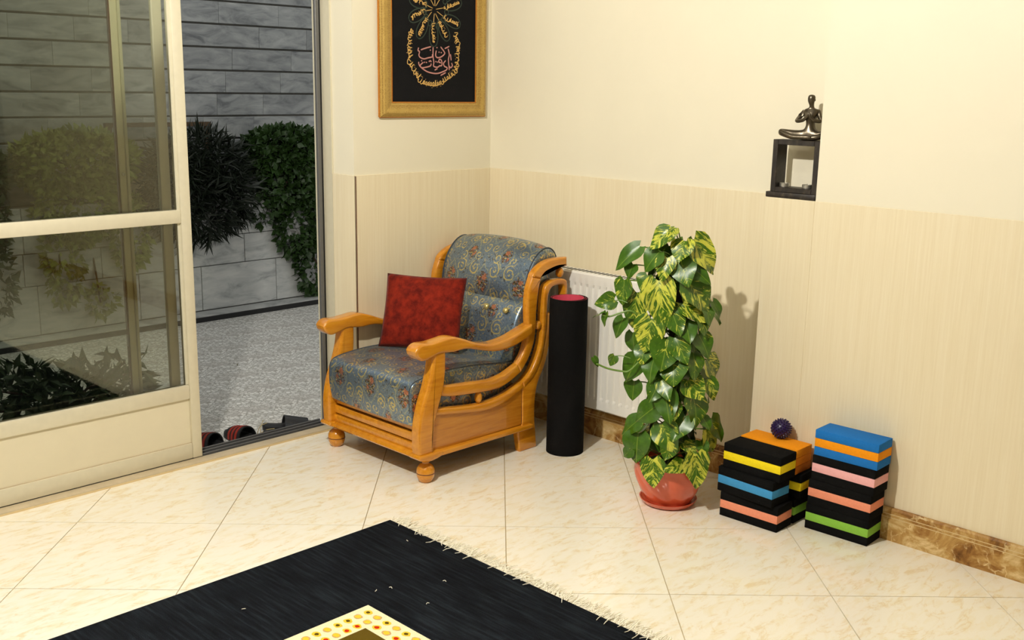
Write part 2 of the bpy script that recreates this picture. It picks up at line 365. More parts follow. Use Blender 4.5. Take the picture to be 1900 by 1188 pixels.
def tube(pts, rad, n=8, VF=None):
    V, Fc = VF if VF else ([], [])
    P = [Vector(p) for p in pts]; R = rad if isinstance(rad, (list, tuple)) else [rad]*len(P)
    t0 = (P[1]-P[0]).normalized(); s = t0.orthogonal().normalized(); b0 = len(V)
    for i, p in enumerate(P):
        tt = (P[min(i+1, len(P)-1)]-P[max(i-1, 0)]).normalized(); s = (s-tt*s.dot(tt)).normalized(); q = tt.cross(s)
        for k in range(n):
            a = 2*PI*k/n; V.append(p+(s*math.cos(a)+q*math.sin(a))*R[i])
    for i in range(len(P)-1):
        for k in range(n):
            l = (k+1) % n; Fc.append((b0+i*n+k, b0+i*n+l, b0+(i+1)*n+l, b0+(i+1)*n+k))
    Fc.append(tuple(b0+k for k in reversed(range(n)))); Fc.append(tuple(b0+(len(P)-1)*n+k for k in range(n)))
    return V, Fc
def copy_tree(o, parent=None):
    c = o.copy(); COL.objects.link(c); c.parent = parent
    for ch in list(o.children): copy_tree(ch, c)
    return c

# ================================================================== ROOM SHELL
RX0, RY0 = -5.0, -5.2
WZ = 1.142
T = .5; GA = math.radians(-44.702); GX, GY = -4.1707*T, -.1748*T
floor = struct('floor', B(RX0, .02, RY0, .143, -.09, -.004), M['grout'])
def clip_poly(poly, x0, x1, y0, y1):
    def cl(p, f, inter):
        out = []
        for i in range(len(p)):
            a, b = p[i-1], p[i]
            if f(b):
                if not f(a): out.append(inter(a, b))
                out.append(b)
            elif f(a): out.append(inter(a, b))
        return out
    for ax, lim, sg in ((0, x0, 1), (0, x1, -1), (1, y0, 1), (1, y1, -1)):
        def ins(p): return sg*(p[ax]-lim) >= 0
        def itx(a, b):
            u = (lim-a[ax])/(b[ax]-a[ax]); return (a[0]+(b[0]-a[0])*u, a[1]+(b[1]-a[1])*u)
        poly = cl(poly, ins, itx)
        if len(poly) < 3: return []
    return poly
ca, sa = math.cos(GA), math.sin(GA); gap = .0016; shared = {}
for i in range(-9, 12):
    for j in range(-12, 9):
        cs = [(i+gap/T, j+gap/T), (i+1-gap/T, j+gap/T), (i+1-gap/T, j+1-gap/T), (i+gap/T, j+1-gap/T)]
        pw = [(GX+T*(ca*a-sa*b), GY+T*(sa*a+ca*b)) for a, b in cs]
        cl = clip_poly(pw, RX0, -.001, RY0, .142)
        if len(cl) < 3: continue
        cx = GX+T*(ca*(i+.5)-sa*(j+.5)); cy = GY+T*(sa*(i+.5)+ca*(j+.5))
        full = len(cl) == 4 and all(abs(a[0]-b[0])+abs(a[1]-b[1]) < 1e-6 for a, b in zip(sorted(cl), sorted(pw)))
        if full and 'f' in shared: me = shared['f']
        else:
            bm = bmesh.new(); f0 = bm.faces.new([bm.verts.new((p[0]-cx, p[1]-cy, 0)) for p in cl])
            ex = bmesh.ops.extrude_face_region(bm, geom=[f0]); bmesh.ops.translate(bm, verts=[v for v in ex['geom'] if isinstance(v, bmesh.types.BMVert)], vec=(0, 0, -.006))
            bmesh.ops.recalc_face_normals(bm, faces=bm.faces[:])
            me = bpy.data.meshes.new('floor_tile'); bm.to_mesh(me); bm.free(); finish(me, M['tile'], False)
            if full: shared['f'] = me
        o = link('tile', me, floor); o.location = (cx, cy, 0)
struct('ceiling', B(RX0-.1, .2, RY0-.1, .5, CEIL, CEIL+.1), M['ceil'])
DX0, DX1, DH = -3.7, -.80, 2.25          # door opening
bm = bmesh.new(); box(bm, DX1+.006, .15, 0, .235, -.1, CEIL); wb = struct('wall_back', bm, M['paint'])
struct('wall_above_door', B(RX0, DX1+.006, .0, .30, DH, CEIL), M['paint'])
struct('wall_beside_door', B(RX0-.1, DX0, 0, .30, -.1, CEIL), M['paint'])
struct('wall_right', B(0, .15, RY0, 0, -.1, CEIL), M['paint'])
pier = struct('wall_pier', B(-.118, 0, RY0, -1.75, 0, CEIL), M['paint'])
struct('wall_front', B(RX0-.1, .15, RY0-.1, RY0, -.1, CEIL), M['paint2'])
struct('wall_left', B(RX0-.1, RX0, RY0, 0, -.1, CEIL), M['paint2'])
# wainscot: slabs standing 8 mm proud
struct('trim_1', B(DX1, -.008, -.008, .0, 0, WZ, .0015, 1), M['wains'])                     # picture wall
struct('trim_2', B(DX1-.001, DX1+.005, -.008, .142, 0, WZ, .001, 1), M['wains'])            # return beside the door
struct('trim_3', B(-.008, 0, -1.553, 0, 0, WZ, .0015, 1), M['wains'])                       # radiator wall
struct('trim_4', B(-.122, 0, -1.75, -1.553, 0, WZ, .002, 1), M['wains'])                    # low ledge block
struct('trim_5', B(-.122, -.118, RY0, -1.75, 0, WZ, .0015, 1), M['wains'])
bm = bmesh.new(); box(bm, DX1+.0055, DX1+.0095, -.0095, -.007, 0, WZ-.003); struct('trim_6', bm, M['groove'])   # dark joint at the corner
# marble skirting with two fine grooves
def skirting(name, x, y0, y1, h=.118):
    th = .014; pr = [(x, 0), (x-th, 0), (x-th, h*.70), (x-th+.0012, h*.705), (x-th+.0012, h*.725), (x-th, h*.73), (x-th, h*.80), (x-th+.0012, h*.805), (x-th+.0012, h*.825), (x-th, h*.83), (x-th, h-.006), (x-th+.004, h), (x, h)]
    s = struct(name, prism(pr, y0, y1, .0005, 1), M['marble'], ang=20)
    for k in (.715, .815):
        obj('groove_line', B(x-th+.0004, x-th+.002, y0+.002, y1-.002, h*k-.0012, h*k+.0012), M['marbleline'], s)
    return s
skirting('baseboard_right', -.008, -1.553, -.02)
skirting('baseboard_pier', -.122, RY0+.01, -1.555)

# ================================================================== SLIDING DOOR
GZ_ = -.10
sill = struct('trim_7', B(DX0, DX1, .143, .197, -.1, .012, .003), M['sill'])
obj('front_edge', B(DX0, DX1, .1425, .150, -.02, .007), M['marbleline'], sill)
track = struct('trim_8', B(DX0, DX1-.0, .197, .284, -.1, -.005), M['greyalu'])
for y in (.214, .248, .278): obj('rail', B(DX0, DX1, y-.004, y+.004, -.005, .016, .0015, 1), M['greyalu'], track)
obj('rail', B(DX0, -1.47, .285, .311, GZ_, .012), M['greyalu'], track)
for y in (.231, .263): obj('channel', B(DX0, DX1, y-.008, y+.008, -.0045, -.003), M['rubber'], track)
# right jamb: grey channel, black seal, beige reveal
jamb = struct('trim_9', B(-.831, -.813, .200, .222, .0, DH, .0015, 1), M['greyalu'])
obj('seal', B(-.813, -.800, .207, .232, .0, DH), M['rubber'], jamb)
obj('edge_strip', B(-.8325, -.831, .214, .222, .0, DH), M['alu2'], jamb)
obj('reveal_frame', B(-.802, -.7945, .143, .206, .0, DH), M['alu'], jamb)
struct('trim_10', B(DX0, DX1, .16, .34, DH-.05, DH), M['alu'])
struct('trim_11', B(DX0, DX0+.05, .16, .34, 0, DH), M['alu'])
SX = -1.441
def stile(parent, x0, x1, y0, y1, z0=.014, z1=DH-.05, mat='alu'): return obj('stile', B(x0, x1, y0, y1, z0, z1, .0025, 1), M[mat], parent)
d1 = struct('door_1', B(SX-.042, SX, .192, .230, .014, DH-.05, .003, 2), M['alu'])     # the right stile carries the panel
d1['label'] = 'front sliding glass door panel with beige frame and solid kick panel'
stile(d1, -2.70, -2.655, .192, .230)
obj('lip', B(SX-.052, SX-.042, .205, .222, .324, DH-.06), M['alu2'], d1)
obj('mid_rail', B(-2.655, SX-.0425, .194, .228, .976, 1.028, .003, 2), M['alu'], d1)
obj('low_rail', B(-2.655, SX-.0425, .194, .228, .266, .323, .003, 2), M['alu'], d1)
obj('bottom_rail', B(-2.655, SX-.0425, .194, .228, .014, .078, .003, 2), M['alu'], d1)
obj('top_rail', B(-2.655, SX-.0425, .194, .228, DH-.11, DH-.05, .003, 2), M['alu'], d1)
obj('kick_panel', B(-2.655, SX-.0425, .204, .216, .078, .266), M['kick'], d1)
obj('kick_bead', B(-2.655, SX-.0425, .199, .204, .078, .081), M['sill'], d1)
obj('pane', B(-2.655, SX-.0425, .209, .213, .323, .976), M['glass'], d1)
obj('pane', B(-2.655, SX-.0425, .209, .213, 1.028, DH-.11), M['glass'], d1)
d2 = struct('door_2', B(-1.535, -1.495, .240, .262, .014, DH-.05, .002, 1), M['alu2'])
obj('pane', B(-2.9, -1.535, .250, .254, .07, DH-.10), M['glass'], d2); obj('bottom_rail', B(-2.9, -1.535, .242, .262, .014, .07), M['alu2'], d2); stile(d2, -2.94, -2.9, .242, .262, mat='alu2')
d3 = struct('door_3', B(-1.676, -1.650, .284, .310, .014, DH-.05, .002, 1), M['alu'])
obj('stile_bead', B(-1.6495, -1.640, .276, .306, .014, DH-.05), M['alu2'], d3)
obj('stile_seal', B(-1.6795, -1.676, .286, .306, .07, DH-.1), M['groove'], d3)
obj('pane', B(-3.0, -1.680, .296, .300, .07, DH-.10), M['glass'], d3); obj('bottom_rail', B(-3.0, -1.680, .286, .308, .014, .07), M['alu'], d3); stile(d3, -3.04, -3.0, .286, .308)
lk = lathe([(.0, 0), (.006, 0), (.007, .002), (.006, .005), (.003, .006)], (-1.663, .2838, 1.168), 12, Matrix.Rotation(PI/2, 3, 'X')); obj('lock', lk, M['steel'], d3)

# ================================================================== COURTYARD
GZ = -.10
cf = struct('courtyard_floor', B(-5.5, 3.2, .284, 2.93, GZ-.12, GZ-.006), M['cement'])
TL = .30; me = None
for i in range(-12, 10):
    for j in range(0, 9):
        x0 = -.64+i*TL; y0 = .345+j*TL-.06
        ya, yb = max(y0+.0015, .286), min(y0+TL-.0015, 2.876)
        if yb-ya < .02: continue
        key = ('t', round(yb-ya, 4))
        if key not in shared:
            bm = B(-TL/2+.0015, TL/2-.0015, -(yb-ya)/2, (yb-ya)/2, -.01, 0); m_ = bpy.data.meshes.new('paving_tile'); bm.to_mesh(m_); bm.free(); shared[key] = finish(m_, M['terrazzo'], False)
        o = link('paving_tile', shared[key], cf); o.location = (x0+TL/2, (ya+yb)/2, GZ)
struct('trim_12', B(-5.5, 3.2, 2.90, 3.06, GZ-.1, GZ+.035), M['slab2'])      # kerb, dark upright strip along its front
struct('trim_13', B(-5.5, 3.2, 2.880, 2.899, GZ-.1, GZ+.030), M['dark'])
def courses(parent, y, x0, x1, rows, mat, lens, gapv, gaph, lean=0, th=.03, seed=1):
    rd = random.Random(seed)
    for (z0, z1) in rows:
        x = x0+rd.uniform(-.5, 0)
        while x < x1:
            L = rd.choice(lens)*rd.uniform(.9, 1.1)
            bm = B(-L/2+gapv/2, L/2-gapv/2, 0, th, -(z1-z0-gaph)/2, (z1-z0-gaph)/2, .002, 1)
            m_ = bpy.data.meshes.new('stone_slab'); bmesh.ops.recalc_face_normals(bm, faces=bm.faces[:]); bm.to_mesh(m_); bm.free(); finish(m_, mat, True)
            o = link('stone_slab', m_, parent); o.location = (x+L/2, y+rd.uniform(-.002, .002), (z0+z1)/2); o.rotation_euler = (lean, 0, 0)
            x += L
lowwall = struct('wall_planter', B(-5.5, 3.2, 3.075, 3.13, GZ-.1, .74), M['cement'])
courses(lowwall, 3.05, -3.6, 2.6, [(-.06, .253), (.253, .457), (.457, .742)], M['slab2'], [.4, .5, .62], .004, .005, th=.03, seed=4)
struct('planter_bed', B(-5.5, 3.2, 3.13, 3.43, GZ, .70), M['earth'])
upwall = struct('wall_courtyard', B(-5.5, 3.2, 3.43, 3.6, GZ, 3.25), M['cement'])
courses(upwall, 3.40, -3.6, 2.8, [(.71, 1.111)]+[(1.111+.161*k, 1.111+.161*(k+1)) for k in range(13)], M['slab'], [.4, .5, .65], .0012, .014, lean=math.radians(2.5), th=.03, seed=9)
struct('wall_courtyard_end', B(3.2, 3.35, .34, 3.6, GZ, 3.25), M['slab'])
def foliage(blobs, n, size, aspect, seed, droop=.2, outward=.7):
    """leaf blades scattered through ellipsoids (centre, radii)"""
    rd = random.Random(seed); V = []; Fc = []
    vol = [b[1][0]*b[1][1]*b[1][2] for b in blobs]; tot = sum(vol)
    for (c, r), v in zip(blobs, vol):
        for _ in range(int(n*v/tot)):
            while True:
                d = Vector((rd.uniform(-1, 1), rd.uniform(-1, 1), rd.uniform(-1, 1)))
                if .2 < d.length < 1: break
            k = d.length**.35/d.length
            p = Vector((c[0]+d.x*k*r[0], c[1]+d.y*k*r[1], c[2]+d.z*k*r[2]))
            a = (d.normalized()*outward+Vector((rd.gauss(0, .6), rd.gauss(0, .6), rd.gauss(0, .6)-droop))).normalized()
            s = a.cross(Vector((rd.gauss(0, 1), rd.gauss(0, 1), rd.gauss(0, 1)))).normalized(); L = size*rd.uniform(.6, 1.25); W = L*aspect*.5; nn = a.cross(s)
            b0 = len(V); V += [p, p+a*L*.45+s*W+nn*L*.05, p+a*L-nn*L*.12, p+a*L*.45-s*W+nn*L*.05, p+a*L*.5-nn*L*.03]
            Fc += [(b0, b0+1, b0+4), (b0+1, b0+2, b0+4), (b0+2, b0+3, b0+4), (b0+3, b0, b0+4)]
    return V, Fc
def shrub(name, label, root, blobs, n, size, aspect, mat, seed, stems=6, **k):
    t = thing(name, label, 'shrub', root)
    fo = obj('foliage', foliage(blobs, n, size, aspect, seed, **k), mat, t, smooth=False); fo['kind'] = 'stuff'
    rd = random.Random(seed+1)
    for i in range(stems):
        b = blobs[i % len(blobs)]; p = Vector(b[0])+Vector((rd.uniform(-.5, .5)*b[1][0], rd.uniform(-.5, .5)*b[1][1], rd.uniform(-.3, .6)*b[1][2])); r0 = Vector(root)
        obj('branch', tube(spline([r0, r0.lerp(p, .5)+Vector((rd.uniform(-.05, .05), rd.uniform(-.05, .05), .08)), p], 4), [.010]*4+[.006]*5, 6), M['twig'], t)
    return t
shrub('lance_leaf_shrub', 'dark narrow-leaved shrub bulging over the planter wall in the open doorway', (.20, 3.22, .69),
      [((.20, 3.06, .95), (.34, .20, .22)), ((.14, 2.98, .70), (.33, .17, .24)), ((.40, 3.02, .78), (.16, .12, .22)), ((-.02, 3.0, .82), (.2, .16, .3))], 3600, .13, .13, M['bush1'], 11)
shrub('ivy_shrub', 'leafy green ivy trailing down the planter wall beside the grey door jamb', (.95, 3.22, .69),
      [((.92, 3.08, 1.03), (.36, .20, .17)), ((.88, 3.0, .80), (.22, .11, .2)), ((.96, 2.99, .50), (.20, .08, .25)), ((1.08, 3.0, .20), (.15, .06, .25)), ((.66, 3.0, .62), (.08, .05, .10)), ((1.2, 3.08, .8), (.2, .15, .3))], 6500, .058, .75, M['bush2'], 12)
shrub('yellow_green_shrub', 'yellowish green shrub seen through the sliding door glass', (-.62, 3.24, .69),
      [((-.62, 3.12, 1.0), (.42, .2, .2)), ((-.66, 3.02, .72), (.28, .10, .22)), ((-.80, 2.99, .42), (.12, .06, .3)), ((-.34, 3.0, .55), (.13, .07, .26)), ((-.58, 2.99, .12), (.10, .05, .10))], 5600, .055, .6, M['bush3'], 13)
shrub('olive_shrub', 'dark olive shrub behind the glass at the left picture edge', (-1.45, 3.24, .69),
      [((-1.45, 3.12, .95), (.42, .2, .22)), ((-1.42, 3.02, .66), (.34, .10, .24)), ((-1.2, 3.0, .34), (.10, .06, .25)), ((-1.75, 3.05, .8), (.2, .1, .3))], 4800, .06, .55, M['bush2'], 14)
shrub('leafy_sapling', 'thin sapling rising above the shrubs at the left picture edge', (-1.28, 3.26, .69),
      [((-1.26, 3.24, 1.45), (.10, .06, .12)), ((-1.34, 3.24, 1.25), (.06, .05, .10))], 150, .07, .5, M['bush3'], 15, stems=2)
shrub('floor_plant', 'broad dark leafy plant on the paving just outside the glass', (-1.62, .95, GZ),
      [((-1.62, .95, .10), (.30, .22, .16)), ((-1.40, .98, .16), (.12, .12, .14)), ((-1.86, .95, .12), (.25, .2, .2))], 1500, .085, .36, M['bush2'], 16, stems=9, droop=.5)
# pot on the planter edge and rusty bracket frame behind it
pt = thing('round_planter', 'whitish round planter bowl on the planter wall behind the glass', 'pot', (-.27, 3.175, .70))
obj('bowl', lathe([(.05, 0), (.085, .01), (.110, .08), (.117, .14), (.110, .185), (.116, .195), (.116, .21), (.100, .21), (.098, .19)], (-.27, 3.175, .70), 28), M['whitepot'], pt)
obj('soil', lathe([(.0, .19), (.094, .192), (.094, .196), (.0, .198)], (-.27, 3.175, .70), 24), M['earth'], pt)
br = thing('metal_bracket', 'brown metal bracket frame standing in the planter behind the dark shrub', 'bracket', (.06, 3.33, .70))
for x in (-.30, .43): obj('upright', B(x-.022, x+.022, 3.31, 3.34, .70, 1.235, .002, 1), M['rust'], br)
obj('crossbar', B(-.322, .452, 3.305, 3.345, 1.205, 1.235, .002, 1), M['rust'], br)
obj('crossbar', B(-.278, .408, 3.312, 3.338, .92, .945, .002, 1), M['rust'], br)
# debris on the paving
for k, (x, y, a, L, nm, lb) in enumerate([(-.72, 1.55, .5, .07, 'M', 'curled dry leaf lying near the door on the courtyard paving'), (-.36, 1.72, 1.2, .03, 'M', 'tiny dark dry leaf in the middle of the courtyard paving')]):
    V, Fc = [], []
    for i in range(7):
        u = i/6; wd = .16*L*math.sin(PI*min(.98, max(.04, u)))
        for s in (-1, 0, 1): V.append((u*L-L/2, s*wd, .002+abs(s)*.004+.006*math.sin(u*PI)))
    for i in range(6):
        for j in range(2): Fc.append((i*3+j, i*3+j+1, i*3+j+4, i*3+j+3))
    o = obj('dry_leaf', (V, Fc), M['dleaf'], local=True); o.location = (x, y, GZ); o.rotation_euler = (0, 0, a); tag(o, lb, 'leaf')
o = obj('straw_tuft', (lambda VF: VF)(tube(spline([(-.98, .50, GZ+.003), (-.96, .52, GZ+.05), (-.94, .53, GZ+.08)], 4), .0018, 5, tube(spline([(-.98, .53, GZ+.003), (-.94, .52, GZ+.03), (-.90, .50, GZ+.035)], 4), .0018, 5, tube(spline([(-.97, .54, GZ+.003), (-.96, .53, GZ+.05), (-.92, .53, GZ+.06)], 4), .0018, 5)))), M['straw'], base=(-.95, .54, GZ)); tag(o, 'small tuft of straw beside the red-striped slipper', 'straw')
# slippers
def slipper(name, label, loc, rz, stripes, group=None):
    t = thing(name, label, 'slipper', loc, group, rz)
    out = [(-.125, -.028), (-.12, -.036), (-.06, -.035), (.0, -.041), (.07, -.047), (.115, -.035), (.13, -.008), (.125, .02), (.09, .043), (.02, .043), (-.06, .034), (-.118, .034), (-.127, .02), (-.13, 0)]
    pl = spline([(a, b, 0) for a, b in out], 4, True); n = len(pl); V = []; Fc = []
    lev = [(.0, .94), (.004, 1), (.022, 1.0), (.028, .97), (.026, .90), (.020, .80)]
    for z, s in lev: V += [(p.x*s, p.y*s, z+.012*max(0, -p.x/.13)**2) for p in pl]
    for i in range(len(lev)-1):
        for k in range(n): Fc.append((i*n+k, i*n+(k+1) % n, (i+1)*n+(k+1) % n, (i+1)*n+k))
    Fc += [tuple(reversed(range(n))), tuple((len(lev)-1)*n+k for k in range(n))]
    obj('sole', (V, Fc), M['slide'], t, local=True)
    def band(x0, x1, e, mat, nm, par):
        V = []; Fc = []; nx, na = 6, 16
        for side in (0, 1):
            for i in range(nx+1):
                u = i/nx; x = x0+(x1-x0)*u; g = (x-.005)/.07
                for k in range(na+1):
                    a = PI*k/na; ry = .047-.002*abs(g); h = .056-.016*g
                    rr = e-side*.005; V.append((x+.018*math.sin(a)*.5, (ry+rr)*math.cos(a), .008+(h+rr)*math.sin(a)**.8))
        m = (nx+1)*(na+1)
        for s in (0, 1):
            for i in range(nx):
                for k in range(na):
                    q = (s*m+i*(na+1)+k, s*m+i*(na+1)+k+1, s*m+(i+1)*(na+1)+k+1, s*m+(i+1)*(na+1)+k); Fc.append(q if s else tuple(reversed(q)))
        for i in (0, nx):
            for k in range(na): Fc.append((i*(na+1)+k, i*(na+1)+k+1, m+i*(na+1)+k+1, m+i*(na+1)+k))
        return obj(nm, (V, Fc), mat, par, local=True)
    st = band(-.035, .075, .004, M['slide'], 'strap', t)
    if stripes:
        for x in (-.018, .010, .038): band(x, x+.014, .0062, M['stripe'], 'stripe', st)
    return t
slipper('slide_slipper', 'black slipper with red stripes, cut off by the sliding door edge', (-1.205, .55, GZ), math.radians(102), True, 'red-striped slippers outside')
slipper('slide_slipper', 'black slipper with red stripes standing clear in the doorway', (-1.045, .535, GZ), math.radians(92), True, 'red-striped slippers outside')
slipper('slide_slipper', 'plain black slipper in front, low behind the door track', (-.865, .415, GZ), math.radians(-32), False, 'plain black slippers outside')
slipper('slide_slipper', 'plain black slipper with raised strap, nearest the armchair', (-.80, .52, GZ), math.radians(-25), False, 'plain black slippers outside')

# ================================================================== ARMCHAIR
chair = thing('armchair', 'honey-wood armchair with blue floral brocade upholstery in the corner', 'armchair', (-.62, -.33, 0))
YR, YL = (-.640, -.596), (-.060, -.016)
def S2(pts, n=5): return [(p.x, p.y) for p in spline([(a, b, 0) for a, b in pts], n)]
def band2(top, bot, n=5): return S2(top, n)+list(reversed(S2(bot, n)))
arm = band2([(-1.012, .538), (-1.0, .553), (-.976, .562), (-.93, .560), (-.885, .564), (-.826, .568), (-.767, .552), (-.70, .526), (-.64, .511), (-.592, .506), (-.514, .513), (-.448, .530), (-.375, .552)],
            [(-1.008, .522), (-.992, .505), (-.968, .496), (-.931, .503), (-.885, .513), (-.814, .506), (-.778, .508), (-.73, .505), (-.642, .482), (-.580, .470), (-.527, .470), (-.461, .480), (-.394, .502), (-.370, .515)])
post = band2([(-.915, .520), (-.925, .450), (-.943, .386), (-.967, .325), (-.984, .264), (-.991, .205), (-.988, .115)],
             [(-.852, .520), (-.853, .436), (-.863, .370), (-.886, .300), (-.906, .241), (-.914, .180), (-.914, .115)])
inner_a = band2([(-.87, .381), (-.80, .369), (-.683, .359), (-.60, .352), (-.545, .358), (-.509, .366), (-.447, .390)],
                [(-.87, .336), (-.80, .322), (-.682, .311), (-.60, .306), (-.545, .308), (-.48, .326), (-.424, .352)])
inner_b = band2([(-.449, .388), (-.413, .432), (-.392, .490), (-.389, .55), (-.393, .62), (-.388, .692), (-.366, .750)],
                [(-.425, .350), (-.383, .398), (-.349, .465), (-.338, .54), (-.336, .60), (-.326, .684), (-.314, .735)])
inner_c = band2([(-.368, .749), (-.351, .771), (-.306, .798), (-.253, .811), (-.198, .813), (-.155, .811)],
                [(-.315, .733), (-.300, .748), (-.278, .760), (-.224, .772), (-.190, .773), (-.153, .771)])
outer_a = band2([(-.92, .296), (-.872, .288), (-.746, .270), (-.66, .262), (-.590, .264), (-.514, .277), (-.416, .308)],
                [(-.92, .268), (-.872, .260), (-.746, .241), (-.66, .229), (-.590, .228), (-.513, .240), (-.405, .280)])
outer_b = S2([(-.417, .307), (-.362, .349), (-.322, .419), (-.302, .492), (-.300, .578), (-.297, .657), (-.285, .700), (-.249, .719), (-.201, .722), (-.165, .716), (-.150, .70), (-.147, .640)])+list(reversed(S2([(-.406, .281), (-.338, .329), (-.298, .400), (-.278, .489), (-.272, .580), (-.268, .650), (-.259, .678), (-.238, .693), (-.201, .696), (-.180, .692), (-.172, .68), (-.171, .640)])))
panel = S2([(-.92, .275), (-.872, .270), (-.746, .252), (-.66, .242), (-.590, .242), (-.513, .255), (-.41, .29)], 4)+[(-.41, .118), (-.92, .118)]
rleg = S2([(-.412, .288), (-.345, .338), (-.305, .405), (-.285, .489), (-.278, .580)], 4)+S2([(-.240, .580), (-.245, .50), (-.258, .42), (-.282, .35), (-.318, .285), (-.333, .22), (-.334, .136), (-.326, .07), (-.318, .0)], 4)+S2([(-.421, .0), (-.430, .045), (-.437, .088), (-.430, .098), (-.412, .116), (-.412, .20)], 4)
for (y0, y1), sg in ((YR, 1), (YL, -1)):
    aw = .010
    ar = obj('armrest', prism(arm, y0-aw, y1+aw, .010, 4), M['wood'], chair)
    obj('front_post', prism(post, y0-.004, y1+.004, .012, 4), M['wood'], chair)
    ir = obj('inner_rail', prism(inner_a, y0+.004, y1-.004, .009, 4), M['wood'], chair)
    obj('inner_stile', prism(inner_b, y0+.004, y1-.004, .010, 4), M['wood'], chair)
    obj('top_scroll', prism(inner_c, y0+.004, y1-.004, .009, 4), M['wood'], chair)
    obj('outer_rail', prism(outer_a, y0+.002, y1-.002, .009, 4), M['wood'], chair)
    obj('outer_stile', prism(outer_b, y0+.002, y1-.002, .009, 4), M['wood'], chair)
    obj('side_panel', prism(panel, y0+.012, y1-.012, .002, 1), M['woodp'], chair)
    rl = obj('rear_leg', prism(rleg, y0+.006, y1-.006, .006, 3), M['wood'], chair)
    yo = y0+.0115 if sg > 0 else y1-.0115
    for zz in ((-.413, -.409),):
        obj('panel_joint', B(zz[0], zz[1], min(yo, yo-sg*.001), max(yo, yo-sg*.001), .12, .272), M['groove'], rl)
    obj('base_moulding', prism([(-.90, .100), (-.90, .120), (-.365, .116), (-.360, .108), (-.365, .098)], y0-.012, y1+.012, .004, 3), M['wood'], chair)
    yc = (y0+y1)/2
    for (bx, bz, rx, rz) in ((-.656, .286, .016, .025), (-.314, .535, .017, .019), (-.183, .746, .018, .022)):
        obj('spacer_ball', lathe([(rx*math.sin(PI*i/12), -rz*math.cos(PI*i/12)) for i in range(1, 12)], (bx, yc, bz), 16), M['wood'], chair)
    # turned foot: cup and ball
    fx, fy = -.937, yc
    ft = obj('foot', lathe([(.012, .0), (.022, .001), (.030, .010), (.0355, .025), (.0365, .037), (.0365, .0375), (.0355, .052), (.030, .064), (.020, .073), (.013, .076), (.013, .082), (.026, .088), (.036, .098), (.040, .106)], (fx, fy, 0), 28), M['wood'], chair)
    obj('foot_ring', lathe([(.0362, .0355), (.0369, .036), (.0369, .0385), (.0362, .039)], (fx, fy, 0), 28), M['groove'], ft)
    # shaped corner of the base above the foot
    cr = [(-.992+.0, .122), (-.998, .112), (-.992, .104), (-.96, .096), (-.935, .092), (-.905, .096), (-.880, .102), (-.874, .112), (-.882, .122)]
    obj('corner_block', prism(cr, y0-.016, y1+.012, .006, 3), M['wood'], chair)
# front apron in three boards with dark grooves, moulding under it
ya, yb = YR[1]-.002, YL[0]+.002
for z0, z1, x in ((.120, .152, -.966), (.158, .192, -.960), (.198, .236, -.952)):
    obj('apron_board', prism([(x+.03, z0), (x+.002, z0), (x, z0+.004), (x, z1-.004), (x+.002, z1), (x+.03, z1)], ya, yb, .001, 1), M['wood'], chair)
obj('apron_backing', B(-.942, -.930, ya, yb, .12, .24), M['groove'], chair)
obj('front_moulding', prism([(-.90, .100), (-.978, .098), (-.985, .106), (-.980, .116), (-.965, .122), (-.90, .122)], YR[1]+.010, YL[0]-.01, .002, 2), M['wood'], chair)
obj('added_dark_panel', B(-.925, -.345, YR[1]-.004, YL[0]+.004, .120, .126), M['dark'], chair)  # unseen black panel, added to soak up light and deepen the shadow below
obj('rear_rail', B(-.36, -.335, YR[1], YL[0], .12, .26, .003), M['woodp'], chair)
# upholstery
def cushion(name, poly, y0, y1, b, puff=.0, ny=8, piping=True):
    c = obj(name, prism(poly, y0, y1, b, 4, puff, ny), M['broc'], chair, ang=60)
    return c
seat = S2([(-.978, .228), (-.989, .29), (-.990, .355), (-.982, .386), (-.955, .402), (-.88, .412), (-.78, .417), (-.66, .412), (-.54, .400), (-.42, .388)], 5)+S2([(-.385, .36), (-.42, .315), (-.50, .262), (-.60, .238), (-.75, .246), (-.88, .240), (-.94, .226)], 4)
sc_ = cushion('seat_cushion', seat, -.592, -.064, .007, .004)
lower = S2([(-.446, .392), (-.440, .45), (-.424, .53), (-.402, .585), (-.372, .625), (-.34, .64)], 5)+[(-.300, .64), (-.298, .52), (-.335, .42), (-.40, .372)]
lb = cushion('lower_back_cushion', lower, -.590, -.066, .016, .012)
upper = S2([(-.285, .600), (-.330, .598), (-.354, .620), (-.362, .66), (-.357, .71), (-.338, .765), (-.303, .815), (-.258, .846), (-.215, .850), (-.182, .828), (-.166, .79), (-.175, .758)], 5)+S2([(-.215, .755), (-.26, .738), (-.276, .69), (-.280, .63)], 3)
ub = cushion('upper_back_cushion', upper, -.592, -.064, .016, .022, 12)
obj('back_filling', prism([(-.30, .34), (-.345, .40), (-.31, .46), (-.30, .60), (-.285, .74), (-.22, .765), (-.215, .72), (-.255, .66), (-.285, .50), (-.29, .40)], -.592, -.064, .004, 2), M['broc'], chair)
for par, pts in ((sc_, seat[5:46]), (ub, upper[8:54])):
    for y in (-.584, -.072):
        obj('piping', tube([(a, y, b) for a, b in pts], .0026, 6), M['piping'], par)
for y in (-.41, -.525): 
    obj('button', lathe([(.0015+.0125*math.sin(PI/2*min(1, i/5)) if i else .001, .011*math.cos(PI/2*i/5)) for i in range(6)][::-1], (-.412, y, .596), 16, Matrix.Rotation(math.radians(-65), 3, 'Y')), M['broc'], lb)

